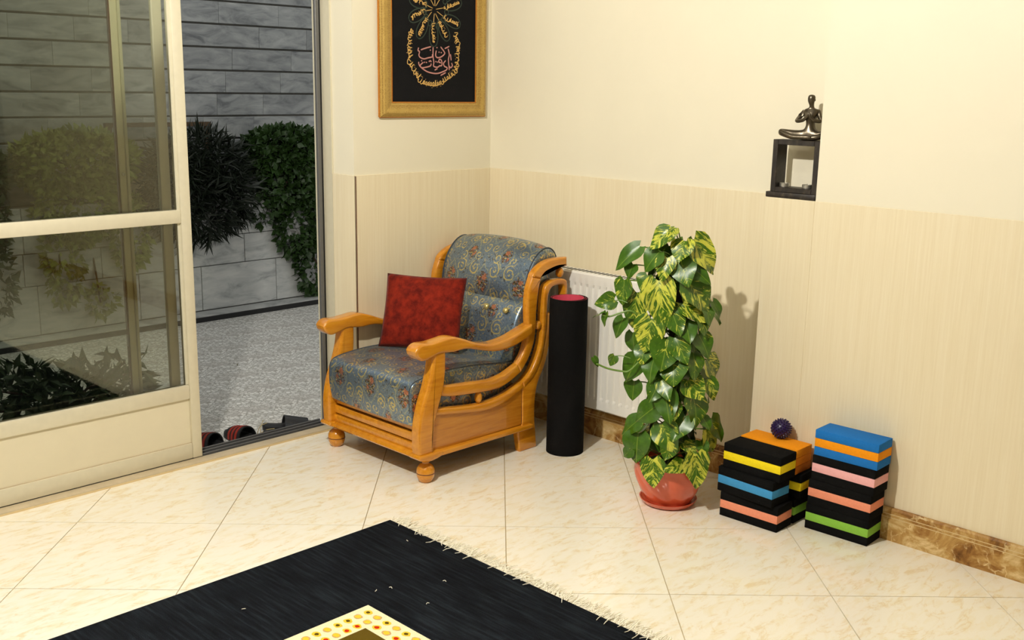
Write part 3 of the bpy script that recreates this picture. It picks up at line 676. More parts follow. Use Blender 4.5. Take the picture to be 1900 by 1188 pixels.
# red throw pillow leaning on the back of the chair
BL, BR_, TLc, TR = Vector((-.752, -.096, .418)), Vector((-.573, -.41, .420)), Vector((-.66, -.05, .72)), Vector((-.48, -.36, .72))
n = 22; V = []; Fc = []; nn = (BR_-BL).cross(TLc-BL).normalized()
for side in (1, -1):
    for i in range(n+1):
        for j in range(n+1):
            u, v = i/n, j/n; pu = math.sin(PI*u)**.5*math.sin(PI*v)**.5 if 0 < i < n and 0 < j < n else 0
            du = .022*(math.sin(PI*v))*(1-2*u)*(abs(1-2*u)**2); dv = .022*math.sin(PI*u)*(1-2*v)*(abs(1-2*v)**2)
            a = BL.lerp(BR_, u+du).lerp(TLc.lerp(TR, u+du), v+dv)
            wr = mnoise.noise(Vector((u*4, v*4, side*3)))*.006
            V.append(a+nn*side*(pu*(.055+wr)))
m = (n+1)**2
for s in (0, 1):
    for i in range(n):
        for j in range(n):
            q = (s*m+i*(n+1)+j, s*m+(i+1)*(n+1)+j, s*m+(i+1)*(n+1)+j+1, s*m+i*(n+1)+j+1); Fc.append(q if s == 0 else tuple(reversed(q)))
bm = bmesh.new(); vs = [bm.verts.new(v) for v in V]
for q in Fc: bm.faces.new([vs[k] for k in q])
bmesh.ops.remove_doubles(bm, verts=bm.verts[:], dist=1e-5)
pil = obj('throw_pillow', bm, M['red'], base=(-.66, -.25, .418), ang=180); tag(pil, 'square dark red velour throw pillow on the armchair seat', 'pillow')

# ================================================================== ROLLED MAT
mc = Vector((-.268, -.748, 0)); H = .667
mat_ = thing('rolled_mat', 'tall black exercise mat rolled up with pink inner side beside the armchair', 'exercise mat', mc)
def roll(r0, r1, turns, th, a0):
    V = []; Fc = []; n = int(turns*56)
    for i in range(n+1):
        u = i/n; a = a0+u*turns*2*PI; r = r0+(r1-r0)*u
        if u > .965: r += (u-.965)*.10
        for rr in (r, r+th):
            for z in (0, H): V.append(mc+Vector((rr*math.cos(a), rr*math.sin(a), z+(.0015*math.sin(a*1.3) if z else 0))))
    for i in range(n):
        b = i*4; c = b+4
        Fc += [(b, c, c+1, b+1), (b+2, b+3, c+3, c+2), (b+1, c+1, c+3, b+3), (b, b+2, c+2, c)]
    Fc += [(0, 1, 3, 2), (n*4, n*4+2, n*4+3, n*4+1)]
    return V, Fc
A0 = math.radians(172)
obj('inner_layer', roll(.0600, .0760, 2.55, .0014, A0), M['matpink'], mat_, ang=50)
obj('outer_layer', roll(.0614, .0774, 2.55, .0046, A0), M['matblk'], mat_, ang=50)

# ================================================================== RADIATOR
ra = thing('radiator', 'white panel radiator on the wall behind the rolled mat', 'radiator', (-.05, -.78, .15))
ry0, ry1, rz0, rz1 = -1.19, -.36, .150, .742
per = .0345; nfl = int((ry1-ry0-.06)/per); V = []; Fc = []; ys = [ry0, ry0+.012]
prof = [(0, 0), (.10, 0), (.22, 1), (.52, 1), (.64, 0)]
yy = []; dd = []
yy += [ry0, ry0+.03]; dd += [0, 0]
for k in range(nfl):
    for a, d in prof: yy.append(ry0+.03+(k+a)*per); dd.append(d)
yy += [ry0+.03+nfl*per, ry1]; dd += [0, 0]
zz = [rz0, rz0+.006, rz0+.045, rz0+.058, rz0+.07, rz1-.07, rz1-.058, rz1-.045, rz1-.006, rz1]; zf = [0, 0, 0, .7, 1, 1, .7, 0, 0, 0]
for z, kf in zip(zz, zf):
    for y, d in zip(yy, dd):
        e = .006 if (z in (rz0, rz1) or y in (ry0, ry1)) else 0
        V.append((-.098+d*kf*.008+e, y, z))
ny = len(yy)
for i in range(len(zz)-1):
    for j in range(ny-1): Fc.append((i*ny+j, i*ny+j+1, (i+1)*ny+j+1, (i+1)*ny+j))
obj('front_panel', (V, Fc), M['radw'], ra, ang=25)
obj('casing', B(-.092, -.030, ry0, ry1, rz0+.004, rz1-.004, .003), M['radw'], ra)
tg = obj('top_grille', B(-.094, -.030, ry0, ry1, rz1-.003, rz1+.002, .002, 1), M['radw'], ra)
for k in range(34):
    y = ry0+.03+k*.0225; obj('slot', B(-.080, -.044, y, y+.012, rz1+.0015, rz1+.0026), M['dark'], tg)
for y in (-.5, -1.05): obj('wall_bracket', B(-.034, -.009, y-.015, y+.015, .3, .6), M['radw'], ra)

# ================================================================== POTTED PLANT
PC = Vector((-.41, -1.397, 0)); LAT = Vector((.699, -.715, 0)); TOW = Vector((-.715, -.699, 0))
sau = obj('saucer', lathe([(.06, 0), (.088, .001), (.099, .008), (.106, .020), (.108, .022), (.104, .022), (.096, .012), (.085, .008), (.0, .008)], PC, 48), M['terra'], base=PC); tag(sau, 'coral glazed saucer under the plant pot', 'saucer')
pl = thing('potted_pothos', 'tall variegated pothos climbing a pole in a coral glazed pot', 'plant', PC+Vector((0, 0, .009)))
wave = lambda a, z: .0060*(abs(math.sin(4.5*a+z*26))-.6)*min(1, max(0, (.150-z)/.02))*min(1, max(0, (z-.018)/.02))
pr = [(.055, .009), (.078, .010), (.086, .014)]+[(.086+.045*math.sin(PI/2*min(1, k/13)) if k < 14 else .131, .016+k*.0096) for k in range(15)]
pr += [(.1325, .156), (.1335, .164), (.132, .170), (.128, .172), (.122, .170), (.119, .160), (.116, .148)]
obj('pot', lathe(pr, PC, 120, fn=wave), M['terra'], pl, ang=70)
obj('soil', lathe([(.116, .146), (.09, .150), (.05, .153), (.001, .154)], PC, 32), M['soil'], pl)
obj('climbing_pole', lathe([(.022, .14), (.024, .4), (.023, .8), (.018, .93), (.006, .94)], PC, 14, fn=lambda a, z: .003*math.sin(5*a+40*z)), M['pole'], pl)
def leaf_mesh(seed):
    rd = random.Random(seed); nt, ns = 9, 6; V = []; Fc = []; UV = []; uvv = []
    cup = rd.uniform(.10, .26); dr = rd.uniform(.10, .3); tw = rd.uniform(-.12, .12)
    for i in range(nt+1):
        t_ = i/nt; wd = .5*(math.sin(PI*min(1, t_**.62*.98+.02))**.75)*(1-.25*t_)*1.12+(.14 if i == 0 else 0)
        if i == nt: wd = .002
        for j in range(ns+1):
            s = (j/ns-.5)*2; lobe = .15*abs(s)**1.3*(1-t_)**3
            x = s*wd; y = t_-lobe; z = -dr*t_*t_+cup*abs(s)*wd*(1-.4*t_)+tw*s*t_*.4-.05*math.sin(t_*9+seed)*abs(s)
            V.append((x, y, z)); uvv.append((.5+s*wd*.95, t_))
    for i in range(nt):
        for j in range(ns):
            q = (i*(ns+1)+j, i*(ns+1)+j+1, (i+1)*(ns+1)+j+1, (i+1)*(ns+1)+j); Fc.append(q); UV += [uvv[k] for k in q]
    me = bpy.data.meshes.new('leaf'); me.from_pydata(V, [], Fc); u = me.uv_layers.new(name='UVMap'); u.data.foreach_set('uv', [x for p in UV for x in p])
    return finish(me, M['leaf'], True, 180)
LM = [leaf_mesh(k) for k in range(7)]
PV = ([], [])
def leaf(base, tip, width, nrm, varie, stem=True, root=None):
    y = tip-base; L = y.length; y.normalize(); z = (nrm-y*nrm.dot(y)).normalized(); x = y.cross(z)
    o = link('leaf', random.choice(LM), pl); d = base-pl.location
    sx = width/1.02
    o.matrix_local = Matrix(((x.x*sx, y.x*L, z.x*L, d.x), (x.y*sx, y.y*L, z.y*L, d.y), (x.z*sx, y.z*L, z.z*L, d.z), (0, 0, 0, 1)))
    o.color = (varie, 0, 0, 1)
    if stem:
        r = root if root else PC+Vector((0, 0, max(.16, base.z-.07)))
        mid = r.lerp(base, .55)+Vector((0, 0, .02))
        tube(spline([r, mid, base], 3), .0024, 5, PV)
LEAVES = [(-0.057, 1.038, -0.131, 0.978, 0.055), (-0.039, 1.047, -0.065, 1.015, 0.027), (-0.005, 1.003, -0.034, 0.943, 0.064), (0.026, 1.008, 0.118, 0.895, 0.078), (-0.149, 0.968, -0.241, 0.893, 0.05), (-0.089, 0.96, -0.146, 0.895, 0.064), (-0.061, 0.942, -0.085, 0.873, 0.055), (-0.016, 0.939, 0.007, 0.854, 0.073), (0.026, 0.912, 0.091, 0.862, 0.041), (-0.085, 0.859, -0.077, 0.699, 0.091), (-0.198, 0.848, -0.208, 0.754, 0.055), (0.011, 0.861, 0.109, 0.765, 0.096), (-0.151, 0.802, -0.168, 0.671, 0.073), (0.001, 0.782, 0.086, 0.731, 0.055), (0.111, 0.783, 0.159, 0.712, 0.032), (-0.232, 0.777, -0.302, 0.758, 0.068), (-0.044, 0.767, -0.008, 0.683, 0.068), (-0.101, 0.719, -0.133, 0.6, 0.087), (-0.197, 0.708, -0.23, 0.636, 0.041), (0.067, 0.745, 0.089, 0.68, 0.055), (0.062, 0.67, 0.112, 0.595, 0.064), (-0.047, 0.649, -0.07, 0.547, 0.087), (-0.02, 0.659, 0.016, 0.579, 0.064), (-0.02, 0.564, -0.031, 0.503, 0.082), (-0.158, 0.652, -0.16, 0.571, 0.05), (-0.141, 0.571, -0.183, 0.471, 0.064), (-0.09, 0.572, -0.115, 0.5, 0.059), (0.047, 0.603, 0.063, 0.517, 0.059), (0.056, 0.618, 0.089, 0.511, 0.055), (0.1, 0.575, 0.172, 0.487, 0.066), (0.034, 0.502, 0.088, 0.443, 0.073), (0.109, 0.499, 0.146, 0.422, 0.046), (-0.068, 0.491, -0.104, 0.427, 0.055), (-0.048, 0.462, -0.032, 0.357, 0.066), (-0.146, 0.47, -0.157, 0.4, 0.055), (0.056, 0.44, 0.082, 0.341, 0.084), (-0.078, 0.399, -0.15, 0.334, 0.064), (-0.013, 0.424, -0.007, 0.38, 0.041), (0.031, 0.371, -0.021, 0.295, 0.068), (-0.051, 0.336, -0.014, 0.249, 0.078), (-0.127, 0.339, -0.199, 0.274, 0.053), (-0.129, 0.285, -0.144, 0.18, 0.078), (0.119, 0.309, 0.164, 0.213, 0.082), (0.032, 0.268, 0.078, 0.241, 0.041), (-0.081, 0.212, -0.081, 0.115, 0.068), (0.026, 0.194, -0.035, 0.192, 0.046), (0.069, 0.234, 0.082, 0.114, 0.082), (-0.072, 0.271, -0.041, 0.215, 0.05), (0.136, 0.344, 0.194, 0.249, 0.055), (-0.15, 0.225, -0.186, 0.185, 0.036), (0.098, 0.358, 0.128, 0.321, 0.036), (-0.122, 0.872, -0.152, 0.821, 0.055), (-0.169, 0.904, -0.194, 0.857, 0.046), (-0.059, 0.501, -0.038, 0.443, 0.046), (0.014, 0.711, 0.026, 0.655, 0.055), (-0.12, 0.614, -0.14, 0.557, 0.055), (0.084, 0.769, 0.106, 0.713, 0.046), (-0.02, 0.267, -0.037, 0.227, 0.055), (0.093, 0.269, 0.11, 0.225, 0.041)]
BRIGHT = {0: .7, 1: .8, 2: .75, 3: .95, 4: .0, 5: .05, 6: .8, 7: .45, 8: 0, 9: .9, 10: .5, 11: .6, 12: .65, 13: .85, 14: 0, 15: .5, 16: .55, 17: .85, 18: 0, 19: .5, 20: .2, 21: .4, 22: .45, 23: .4, 24: 0, 25: .05, 26: 0, 27: .45, 28: 0, 29: .7, 30: .7, 31: .6, 32: .3, 33: .1, 34: 0, 35: .45, 36: .15, 37: .7, 38: .35, 39: .65, 40: .15, 41: .25, 42: .85, 43: .8, 44: .75, 45: .8, 46: .85, 47: 0, 48: .1, 49: 0}
rd = random.Random(3)
for k, (l0, z0, l1, z1, wd) in enumerate(LEAVES):
    z0 += .0; far = k in (15,)
    def depth(l, R): return math.sqrt(max(.0009, R*R-min(abs(l), R)**2))
    RR = .15 if z0 > .25 else .17
    da = depth(l0, RR)*.72; db = depth(l1, RR+.02)*.95
    if z1 < .17: da = max(da, .128); db = max(db, .15)
    if k in (28, 34, 47, 24): da *= .35; db *= .4
    b = PC+LAT*l0+TOW*da+Vector((0, 0, z0)); t_ = PC+LAT*l1+TOW*db+Vector((0, 0, z1))
    nrm = (TOW*1.0+LAT*((l0+l1)*2.2+rd.uniform(-.5, .5))+Vector((0, 0, .45+rd.uniform(-.2, .3)))).normalized()
    if far: leaf(b, t_, wd, (TOW+Vector((0, 0, .2))).normalized(), .55, False)
    else: leaf(b, t_, wd*1.38, nrm, min(1, BRIGHT.get(k, rd.uniform(0, .6))+.08))
for k in range(46):                                    # shaded inner leaves close to the pole
    z = .22+.74*((k+.5)/46); a = k*2.399; d = Vector((math.cos(a), math.sin(a), 0)); b = PC+d*.045+Vector((0, 0, z)); t_ = PC+d*.105+Vector((0, 0, z-rd.uniform(.03, .09)))
    leaf(b, t_, rd.uniform(.07, .09), (d+Vector((0, 0, .6))).normalized(), rd.uniform(0, .3))
for k in range(62):                                    # the sides and back the photograph does not show
    z = .24+.76*((k+.5)/62); a = k*2.399+.3; d = Vector((math.cos(a), math.sin(a), 0))
    if d.dot(TOW) > .30: continue
    R = rd.uniform(.09, .15)*(1-.35*max(0, (z-.8)/.25)); b = PC+d*R*.6+Vector((0, 0, z)); t_ = PC+d*(R+.035)+Vector((rd.uniform(-.03, .03), rd.uniform(-.03, .03), z-rd.uniform(.06, .11)))
    leaf(b, t_, rd.uniform(.075, .10), (d+Vector((0, 0, .5))).normalized(), rd.uniform(0, .7))
# two trailing tendrils towards the radiator
def P3(l, z, d): return PC+LAT*l+TOW*d+Vector((0, 0, z))
for pts in ([(-.12, .70, .06), (-.17, .742, .06), (-.21, .735, .055), (-.25, .72, .05), (-.275, .725, .05)], [(-.12, .58, .06), (-.17, .525, .06), (-.20, .520, .055), (-.25, .528, .05), (-.29, .545, .05)]):
    tube(spline([P3(*q) for q in pts], 5), .0035, 6, PV)
leaf(P3(-.262, .735, .05), P3(-.275, .680, .05), .026, (TOW+LAT*-.8).normalized(), .4, False); leaf(P3(-.268, .732, .05), P3(-.312, .722, .05), .022, Vector((0, 0, 1)), .3, False)
leaf(P3(-.226, .575, .05), P3(-.243, .535, .05), .040, (TOW+LAT*-.3).normalized(), .5, False); leaf(P3(-.302, .568, .05), P3(-.278, .532, .05), .026, (TOW+LAT*.5).normalized(), .2, False)
tube(spline([P3(-.17, .57, .06), P3(-.20, .577, .055), P3(-.226, .575, .05)], 4), .0018, 5, PV)
tube(spline([P3(-.19, .775, .07), P3(-.215, .782, .06), P3(-.232, .777, .05)], 4), .002, 5, PV)
for k in range(3):
    tube(spline([PC+Vector((.03*math.cos(k*2.1+z*9), .03*math.sin(k*2.1+z*9), z)) for z in (.15, .3, .45, .6, .75, .9, 1.0)], 4), .0045, 6, PV)
st = obj('stems', PV, M['stem'], pl); st['kind'] = 'stuff'

# ================================================================== FOAM BLOCKS
def block(label, cx, cy, z, rz, cols, group='foam yoga blocks'):
    t = thing('yoga_block', label, 'yoga block', (cx, cy, z), group, math.radians(rz)); h = .092/3
    for k, c in enumerate(cols): obj('foam_layer', B(-.0525, .0525, -.116, .116, k*h, (k+1)*h, .0022, 2), M['f'+c], t, local=True)
    return t
hh = .0921
block('black block with a salmon stripe, bottom of the low stack\'s front pile', -.318, -1.716, 0, 1.5, ['k', 'salmon', 'k'])
block('black block with a blue stripe, middle of the low stack\'s front pile', -.326, -1.704, hh, -3, ['k', 'sky', 'k'])
block('black block with a yellow stripe, on top of the low stack\'s front pile', -.315, -1.716, 2*hh, 0, ['k', 'yellow', 'k'])
block('black block with a green stripe, bottom of the low stack against the wall', -.198, -1.716, 0, 0, ['k', 'green', 'k'])
block('black block with a yellow stripe, half hidden under the orange block', -.190, -1.728, hh, 1, ['k', 'yellow', 'k'])
block('orange block under the spiky ball', -.200, -1.712, 2*hh, 0, ['olive', 'amber', 'orange'])
block('black block with a green stripe, bottom of the tall stack', -.192, -1.990, 0, 2, ['k', 'green', 'k'])
block('black block with a salmon stripe, second from the floor in the tall stack', -.193, -1.993, hh, 1, ['k', 'salmon', 'k'])
block('black block with a pale pink stripe under the blue block', -.192, -2.000, 2*hh, 0, ['k', 'pink', 'k'])
block('blue block with an orange stripe on top of the tall stack', -.190, -2.002, 3*hh, 1, ['blue', 'orange', 'blue'])
# spiky ball
bc = Vector((-.176, -1.716, 3*hh+.0372)); bm = bmesh.new(); bmesh.ops.create_icosphere(bm, subdivisions=3, radius=.034)
dirs = [Vector(v.co).normalized() for v in bm.verts]; bm2 = bmesh.new(); bmesh.ops.create_icosphere(bm2, subdivisions=2, radius=1)
sp = thing('spiky_ball', 'dark purple spiky massage ball on the orange block', 'ball', bc)
bmesh.ops.translate(bm, verts=bm.verts[:], vec=bc); obj('body', bm, M['purple'], sp)
V = []; Fc = []
ga = PI*(3-5**.5)
for k in range(150):
    z = 1-2*(k+.5)/150; r = math.sqrt(1-z*z); d = Vector((r*math.cos(ga*k), r*math.sin(ga*k), z)); s = d.orthogonal().normalized(); q = d.cross(s); b0 = len(V)
    for rr, h in ((.0034, .0325), (.0024, .0365), (.0008, .0395)):
        for j in range(6): V.append(bc+d*h+(s*math.cos(j*PI/3)+q*math.sin(j*PI/3))*rr)
    for lv in (0, 6):
        for j in range(6): Fc.append((b0+lv+j, b0+lv+(j+1) % 6, b0+lv+6+(j+1) % 6, b0+lv+6+j))
    Fc.append(tuple(b0+12+j for j in range(6)))
o = obj('spikes', (V, Fc), M['purple'], sp); o['kind'] = 'stuff'; bm2.free()

# ================================================================== CANDLE HOLDER WITH SEATED FIGURE
ch = thing('candle_holder', 'dark wooden candle frame topped by a bronze meditating figure', 'candle holder', (-.075, -1.65, WZ))
obj('base', B(-.119, -.035, -1.747, -1.550, WZ+.0005, WZ+.020, .002), M['bwood'], ch)
y0, y1, fz0, fz1, fx0, fx1 = -1.746, -1.563, WZ+.020, WZ+.206, -.112, -.045
obj('frame_side', B(fx0, fx1, y1-.020, y1, fz0, fz1, .0015, 1), M['bwood'], ch); obj('frame_side', B(fx0, fx1, y0, y0+.020, fz0, fz1, .0015, 1), M['bwood'], ch)
obj('frame_bottom', B(fx0, fx1, y0+.020, y1-.020, fz0, fz0+.018, .0015, 1), M['bwood'], ch); obj('frame_top', B(fx0, fx1, y0+.020, y1-.020, fz1-.018, fz1, .0015, 1), M['bwood'], ch)
def skin(name, verts, edges, radii, mat, parent, root=0, sub=2):
    d = off(parent); me = bpy.data.meshes.new(name); me.from_pydata([Vector(v)-d for v in verts], edges, [])
    o = link(name, me, parent); me.materials.append(mat)
    md = o.modifiers.new('Skin', 'SKIN'); md.use_smooth_shade = True
    for i, r in enumerate(radii):
        sv = me.skin_vertices[0].data[i]; sv.radius = r if isinstance(r, tuple) else (r, r); sv.use_root = (i == root)
    sb = o.modifiers.new('Sub', 'SUBSURF'); sb.levels = sb.render_levels = sub
    return o
fc = Vector((-.072, -1.682, fz1)); s_ = .158/.165
FA = math.radians(15)
def fp(f, l, z): return fc+Vector((-f*math.cos(FA)+l*math.sin(FA), -f*math.sin(FA)-l*math.cos(FA), z))*1.0        # f forward (room), l to the picture's right, z up
fv = [fp(0, 0, .020), fp(0, 0, .040), fp(-.001, 0, .058), fp(0, 0, .078), fp(-.002, 0, .098), fp(-.001, 0, .112), fp(.001, 0, .124), fp(.005, -.002, .134), fp(.003, -.001, .147), fp(.001, -.001, .159),
      fp(-.001, .025, .098), fp(.006, .038, .066), fp(.030, .016, .070), fp(.036, .003, .086), fp(.036, .002, .098),
      fp(-.001, -.025, .098), fp(.006, -.050, .064), fp(.030, -.018, .070), fp(.036, -.003, .086), fp(.036, -.002, .098),
      fp(.008, .026, .016), fp(.022, .056, .022), fp(.034, .030, .011), fp(.036, -.010, .009), fp(.034, -.024, .010),
      fp(.008, -.028, .016), fp(.020, -.105, .028), fp(.036, -.050, .011), fp(.042, .002, .012), fp(.041, .018, .013)]
fe = [(0,1),(1,2),(2,3),(3,4),(4,5),(5,6),(6,7),(7,8),(8,9),(4,10),(10,11),(11,12),(12,13),(13,14),(4,15),(15,16),(16,17),(17,18),(18,19),(0,20),(20,21),(21,22),(22,23),(23,24),(0,25),(25,26),(26,27),(27,28),(28,29)]
fr_ = [(.027,.020),(.022,.016),(.0185,.014),(.024,.018),(.020,.013),(.0085,.0085),(.0085,.009),(.0125,.0135),(.0155,.0165),(.011,.012),
       .0105,.0078,.0066,.0056,.0036,.0105,.0078,.0066,.0056,.0036, .018,.0120,.0100,.0075,.0055,.018,.0125,.0100,.0075,.0055]
s_ = 1.0
fig = skin('figure', fv, fe, [tuple(x*s_ for x in r) if isinstance(r, tuple) else r*s_ for r in fr_], M['bronze'], ch)
V, Fc = lathe([(.003, 0), (.0015, .006)], fp(.0165, -.002, .139), 8, Matrix.Rotation(PI/2, 3, 'Y'))
obj('nose', (V, Fc), M['bronze'], fig); 
for l in (-.0045, .0035): obj('eye', lathe([(.0004, -.0012), (.0017, 0), (.0004, .0012)], fp(.0150, l-.001, .1455), 8), M['bwood'], fig)
obj('mouth', B(*(sorted((fp(.0135, 0, 0).x, fp(.0155, 0, 0).x))), *(sorted((fp(0, -.004, 0).y, fp(0, .002, 0).y))), fp(0, 0, .1318).z, fp(0, 0, .1330).z), M['bwood'], fig)
for l in (-.0125, .0105): obj('ear', lathe([(.0005, -.004), (.0022, -.001), (.0024, .001), (.0005, .004)], fp(.002, l, .1395), 8), M['bronze'], fig)
for y, lab in ((-1.603, 'tealight candle by the left post of the dark wooden frame'), (-1.693, 'tealight candle by the right post of the dark wooden frame')):
    c = Vector((-.082, y, fz0+.018)); tl = thing('tealight', lab, 'candle', c, 'tealights in the candle holder')
    obj('cup', lathe([(.0165, 0), (.0175, .001), (.0178, .013), (.0182, .0135), (.0172, .0135), (.0170, .011), (.0170, .0105)], c, 24), M['tin'], tl)
    obj('wax', lathe([(.0168, .0085), (.0168, .0112), (.010, .0108), (.001, .0108)], c, 24), M['wax'], tl)
    obj('wick', lathe([(.0006, .0105), (.0006, .0165)], c, 6), M['dark'], tl)

# ================================================================== FRAMED CALLIGRAPHY
PX0, PX1, PZ0, PZ1 = -.664, -.049, 1.382, 2.24
IX0, IX1, IZ0, IZ1 = -.600, -.113, 1.442, 2.18
pic = thing('framed_calligraphy', 'gilt-framed black velvet with gold and pink embroidered calligraphy', 'picture', ((PX0+PX1)/2, -.015, PZ0))
def mitre(o4, i4):
    V = []; Fc = []
    for (x, z), (u, v) in zip(o4, i4): 
        mx_, mz_ = (x*.72+u*.28), (z*.72+v*.28); nx_, nz_ = (x*.18+u*.82), (z*.18+v*.82)
        V += [(x, -.001, z), (x, -.016, z), (mx_, -.026, mz_), (nx_, -.020, nz_), (u, -.014, v), (u, -.001, v)]
    for k in range(6): Fc.append((k, (k+1) % 6, 6+(k+1) % 6, 6+k))
    Fc += [tuple(range(6)), tuple(range(11, 5, -1))]
    return V, Fc
O4 = [(PX0, PZ0), (PX1, PZ0), (PX1, PZ1), (PX0, PZ1)]; I4 = [(IX0, IZ0), (IX1, IZ0), (IX1, IZ1), (IX0, IZ1)]
for k in range(4):
    l = (k+1) % 4; fs = obj('frame_bar', mitre([O4[k], O4[l]], [I4[k], I4[l]]), M['gilt'], pic, ang=20)
    a, b = Vector((I4[k][0], -.0145, I4[k][1])), Vector((I4[l][0], -.0145, I4[l][1])); obj('inner_fillet', tube([a, b], .003, 6), M['giltline'], fs)
    a, b = Vector((O4[k][0], -.009, O4[k][1])), Vector((O4[l][0], -.009, O4[l][1])); obj('outer_fillet', tube([a, b], .0045, 6), M['giltline'], fs)
obj('velvet', B(IX0-.004, IX1+.004, -.010, -.004, IZ0-.004, IZ1+.004), M['velvet'], pic)
def ribbon(pts, wd, VF, y=-.0102, h=.0012):
    V, Fc = VF; P = [Vector((p[0], p[1])) for p in pts]; b0 = len(V)
    for i, p in enumerate(P):
        t_ = (P[min(i+1, len(P)-1)]-P[max(i-1, 0)]); t_ = t_.normalized() if t_.length > 1e-9 else Vector((1, 0)); n_ = Vector((-t_.y, t_.x)); w_ = wd*(.45 if i in (0, len(P)-1) else 1)*.5
        V += [(p.x-n_.x*w_, y, p.y-n_.y*w_), (p.x, y-h, p.y), (p.x+n_.x*w_, y, p.y+n_.y*w_)]
    for i in range(len(P)-1):
        q = b0+i*3; Fc += [(q, q+3, q+4, q+1), (q+1, q+4, q+5, q+2)]
def sm(pts, n=6): return [(p.x, p.y) for p in spline([(a, b, 0) for a, b in pts], n)]
PINK = [[(-0.4476, 1.6729), (-0.4509, 1.6605), (-0.4426, 1.6559), (-0.446, 1.641), (-0.4377, 1.6314), (-0.4177, 1.6265), (-0.3941, 1.6314), (-0.3771, 1.6344), (-0.3679, 1.6385), (-0.3703, 1.6471)], [(-0.436, 1.6635), (-0.4075, 1.6719), (-0.3771, 1.6792)], [(-0.3652, 1.6784), (-0.3652, 1.6385), (-0.3608, 1.6137), (-0.3628, 1.5986), (-0.3498, 1.5934), (-0.336, 1.5942), (-0.3274, 1.5995), (-0.3153, 1.601), (-0.3136, 1.6149), (-0.3188, 1.6249), (-0.3275, 1.6271), (-0.3326, 1.6169), (-0.3188, 1.6118)], [(-0.3464, 1.6641), (-0.3505, 1.644), (-0.3413, 1.6343), (-0.3206, 1.6369), (-0.3016, 1.6481), (-0.2988, 1.6582), (-0.3224, 1.6812)], [(-0.2982, 1.6733), (-0.2703, 1.6844)], [(-0.2773, 1.6741), (-0.2702, 1.6491), (-0.2753, 1.6261), (-0.2698, 1.5818)], [(-0.2632, 1.6518), (-0.2588, 1.6241)], [(-0.2566, 1.6139), (-0.2516, 1.6013), (-0.2629, 1.5929), (-0.2706, 1.6009)], [(-0.291, 1.6231), (-0.3039, 1.6102), (-0.2979, 1.5977), (-0.2832, 1.5929), (-0.2874, 1.5827), (-0.3083, 1.5746), (-0.336, 1.5672), (-0.3635, 1.5667), (-0.3975, 1.5727), (-0.4245, 1.5846), (-0.4438, 1.599), (-0.4478, 1.6138)], [(-0.421, 1.612), (-0.4385, 1.5992), (-0.4312, 1.5894), (-0.4076, 1.5912), (-0.3805, 1.5981), (-0.3764, 1.6082)], [(-0.3566, 1.5799), (-0.3395, 1.5878)], [(-0.3221, 1.5579), (-0.2908, 1.5712)], [(-0.3907, 1.6153), (-0.3805, 1.6194), (-0.3754, 1.6145)]]
PDOTS = [(-0.3812, 1.6642), (-0.343, 1.6762), (-0.331, 1.6571), (-0.3182, 1.6558), (-0.4143, 1.6122), (-0.4035, 1.6118), (-0.3498, 1.6165), (-0.3405, 1.615), (-0.4311, 1.6179)]
VF = ([], [])
for s in PINK: ribbon(sm(s), .0058, VF)
for x, z in PDOTS: ribbon([(x-.003, z-.001), (x, z), (x+.003, z+.001)], .007, VF)
obj('pink_script', VF, M['thpink'], pic)
def script(path, amp, VF, seed, start=0.0, pitch=.016):
    """a run of joined letter strokes along a path: bowls, ascenders, loops and dots"""
    r = random.Random(seed); P = sm(path, 10); L = [0]
    for i in range(1, len(P)): L.append(L[-1]+math.dist(P[i], P[i-1]))
    def at(s):
        s = max(0, min(L[-1]-1e-6, s)); i = max(k for k in range(len(L)-1) if L[k] <= s); u = (s-L[i])/max(1e-9, L[i+1]-L[i])
        p = Vector(P[i]).lerp(Vector(P[i+1]), u); t_ = (Vector(P[i+1])-Vector(P[i])).normalized(); return p, t_, Vector((-t_.y, t_.x))
    def W(s, o): p, t_, n_ = at(s); q = p+n_*o; return (q.x, q.y)
    if start: ribbon([W(s, 0) for s in [start*L[-1]*k/6 for k in range(7)]], .0032, VF)
    s = start*L[-1]
    while s < L[-1]-pitch*.4:
        k = r.random(); a = amp*r.uniform(.75, 1.1); p = pitch*r.uniform(.8, 1.25)
        if k < .3: q = [(0, -.2), (.15, -.8), (.55, -.9), (.9, -.3), (1.0, .5)]
        elif k < .55: q = [(0, -.4), (.3, -.5), (.45, 1.0), (.55, -.4), (1.0, -.4)]
        elif k < .8: q = [(0, -.3), (.4, -.5), (.75, -.1), (.6, .45), (.3, .3), (.45, -.4), (1.0, -.35)]
        else: q = [(0, .9), (.25, .1), (.3, -.7), (.7, -.8), (.95, -.1), (.6, .3), (1.05, -.4)]
        ribbon(sm([W(s+u*p, v*a) for u, v in q], 5), .0040, VF)
        for _ in range(r.choice((0, 1, 1, 2))):
            u, v = r.uniform(.1, .9), r.choice((-1, 1))*r.uniform(.6, 1.1); x, z = W(s+u*p, v*a); ribbon([(x-.0018, z-.001), (x+.0018, z+.001)], .0048, VF)
        s += p*.82
GOLD = [(-0.4818, 1.7484), (-0.4951, 1.7126), (-0.4936, 1.6834), (-0.5004, 1.6539), (-0.4907, 1.6298), (-0.4973, 1.61), (-0.4777, 1.5859), (-0.4579, 1.5616), (-0.4363, 1.5371), (-0.4043, 1.5238), (-0.3634, 1.5206), (-0.322, 1.5262), (-0.2872, 1.5445), (-0.2521, 1.5656), (-0.2274, 1.5917), (-0.2241, 1.6225), (-0.2243, 1.6556), (-0.2156, 1.6865), (-0.2318, 1.7188), (-0.2338, 1.744)]
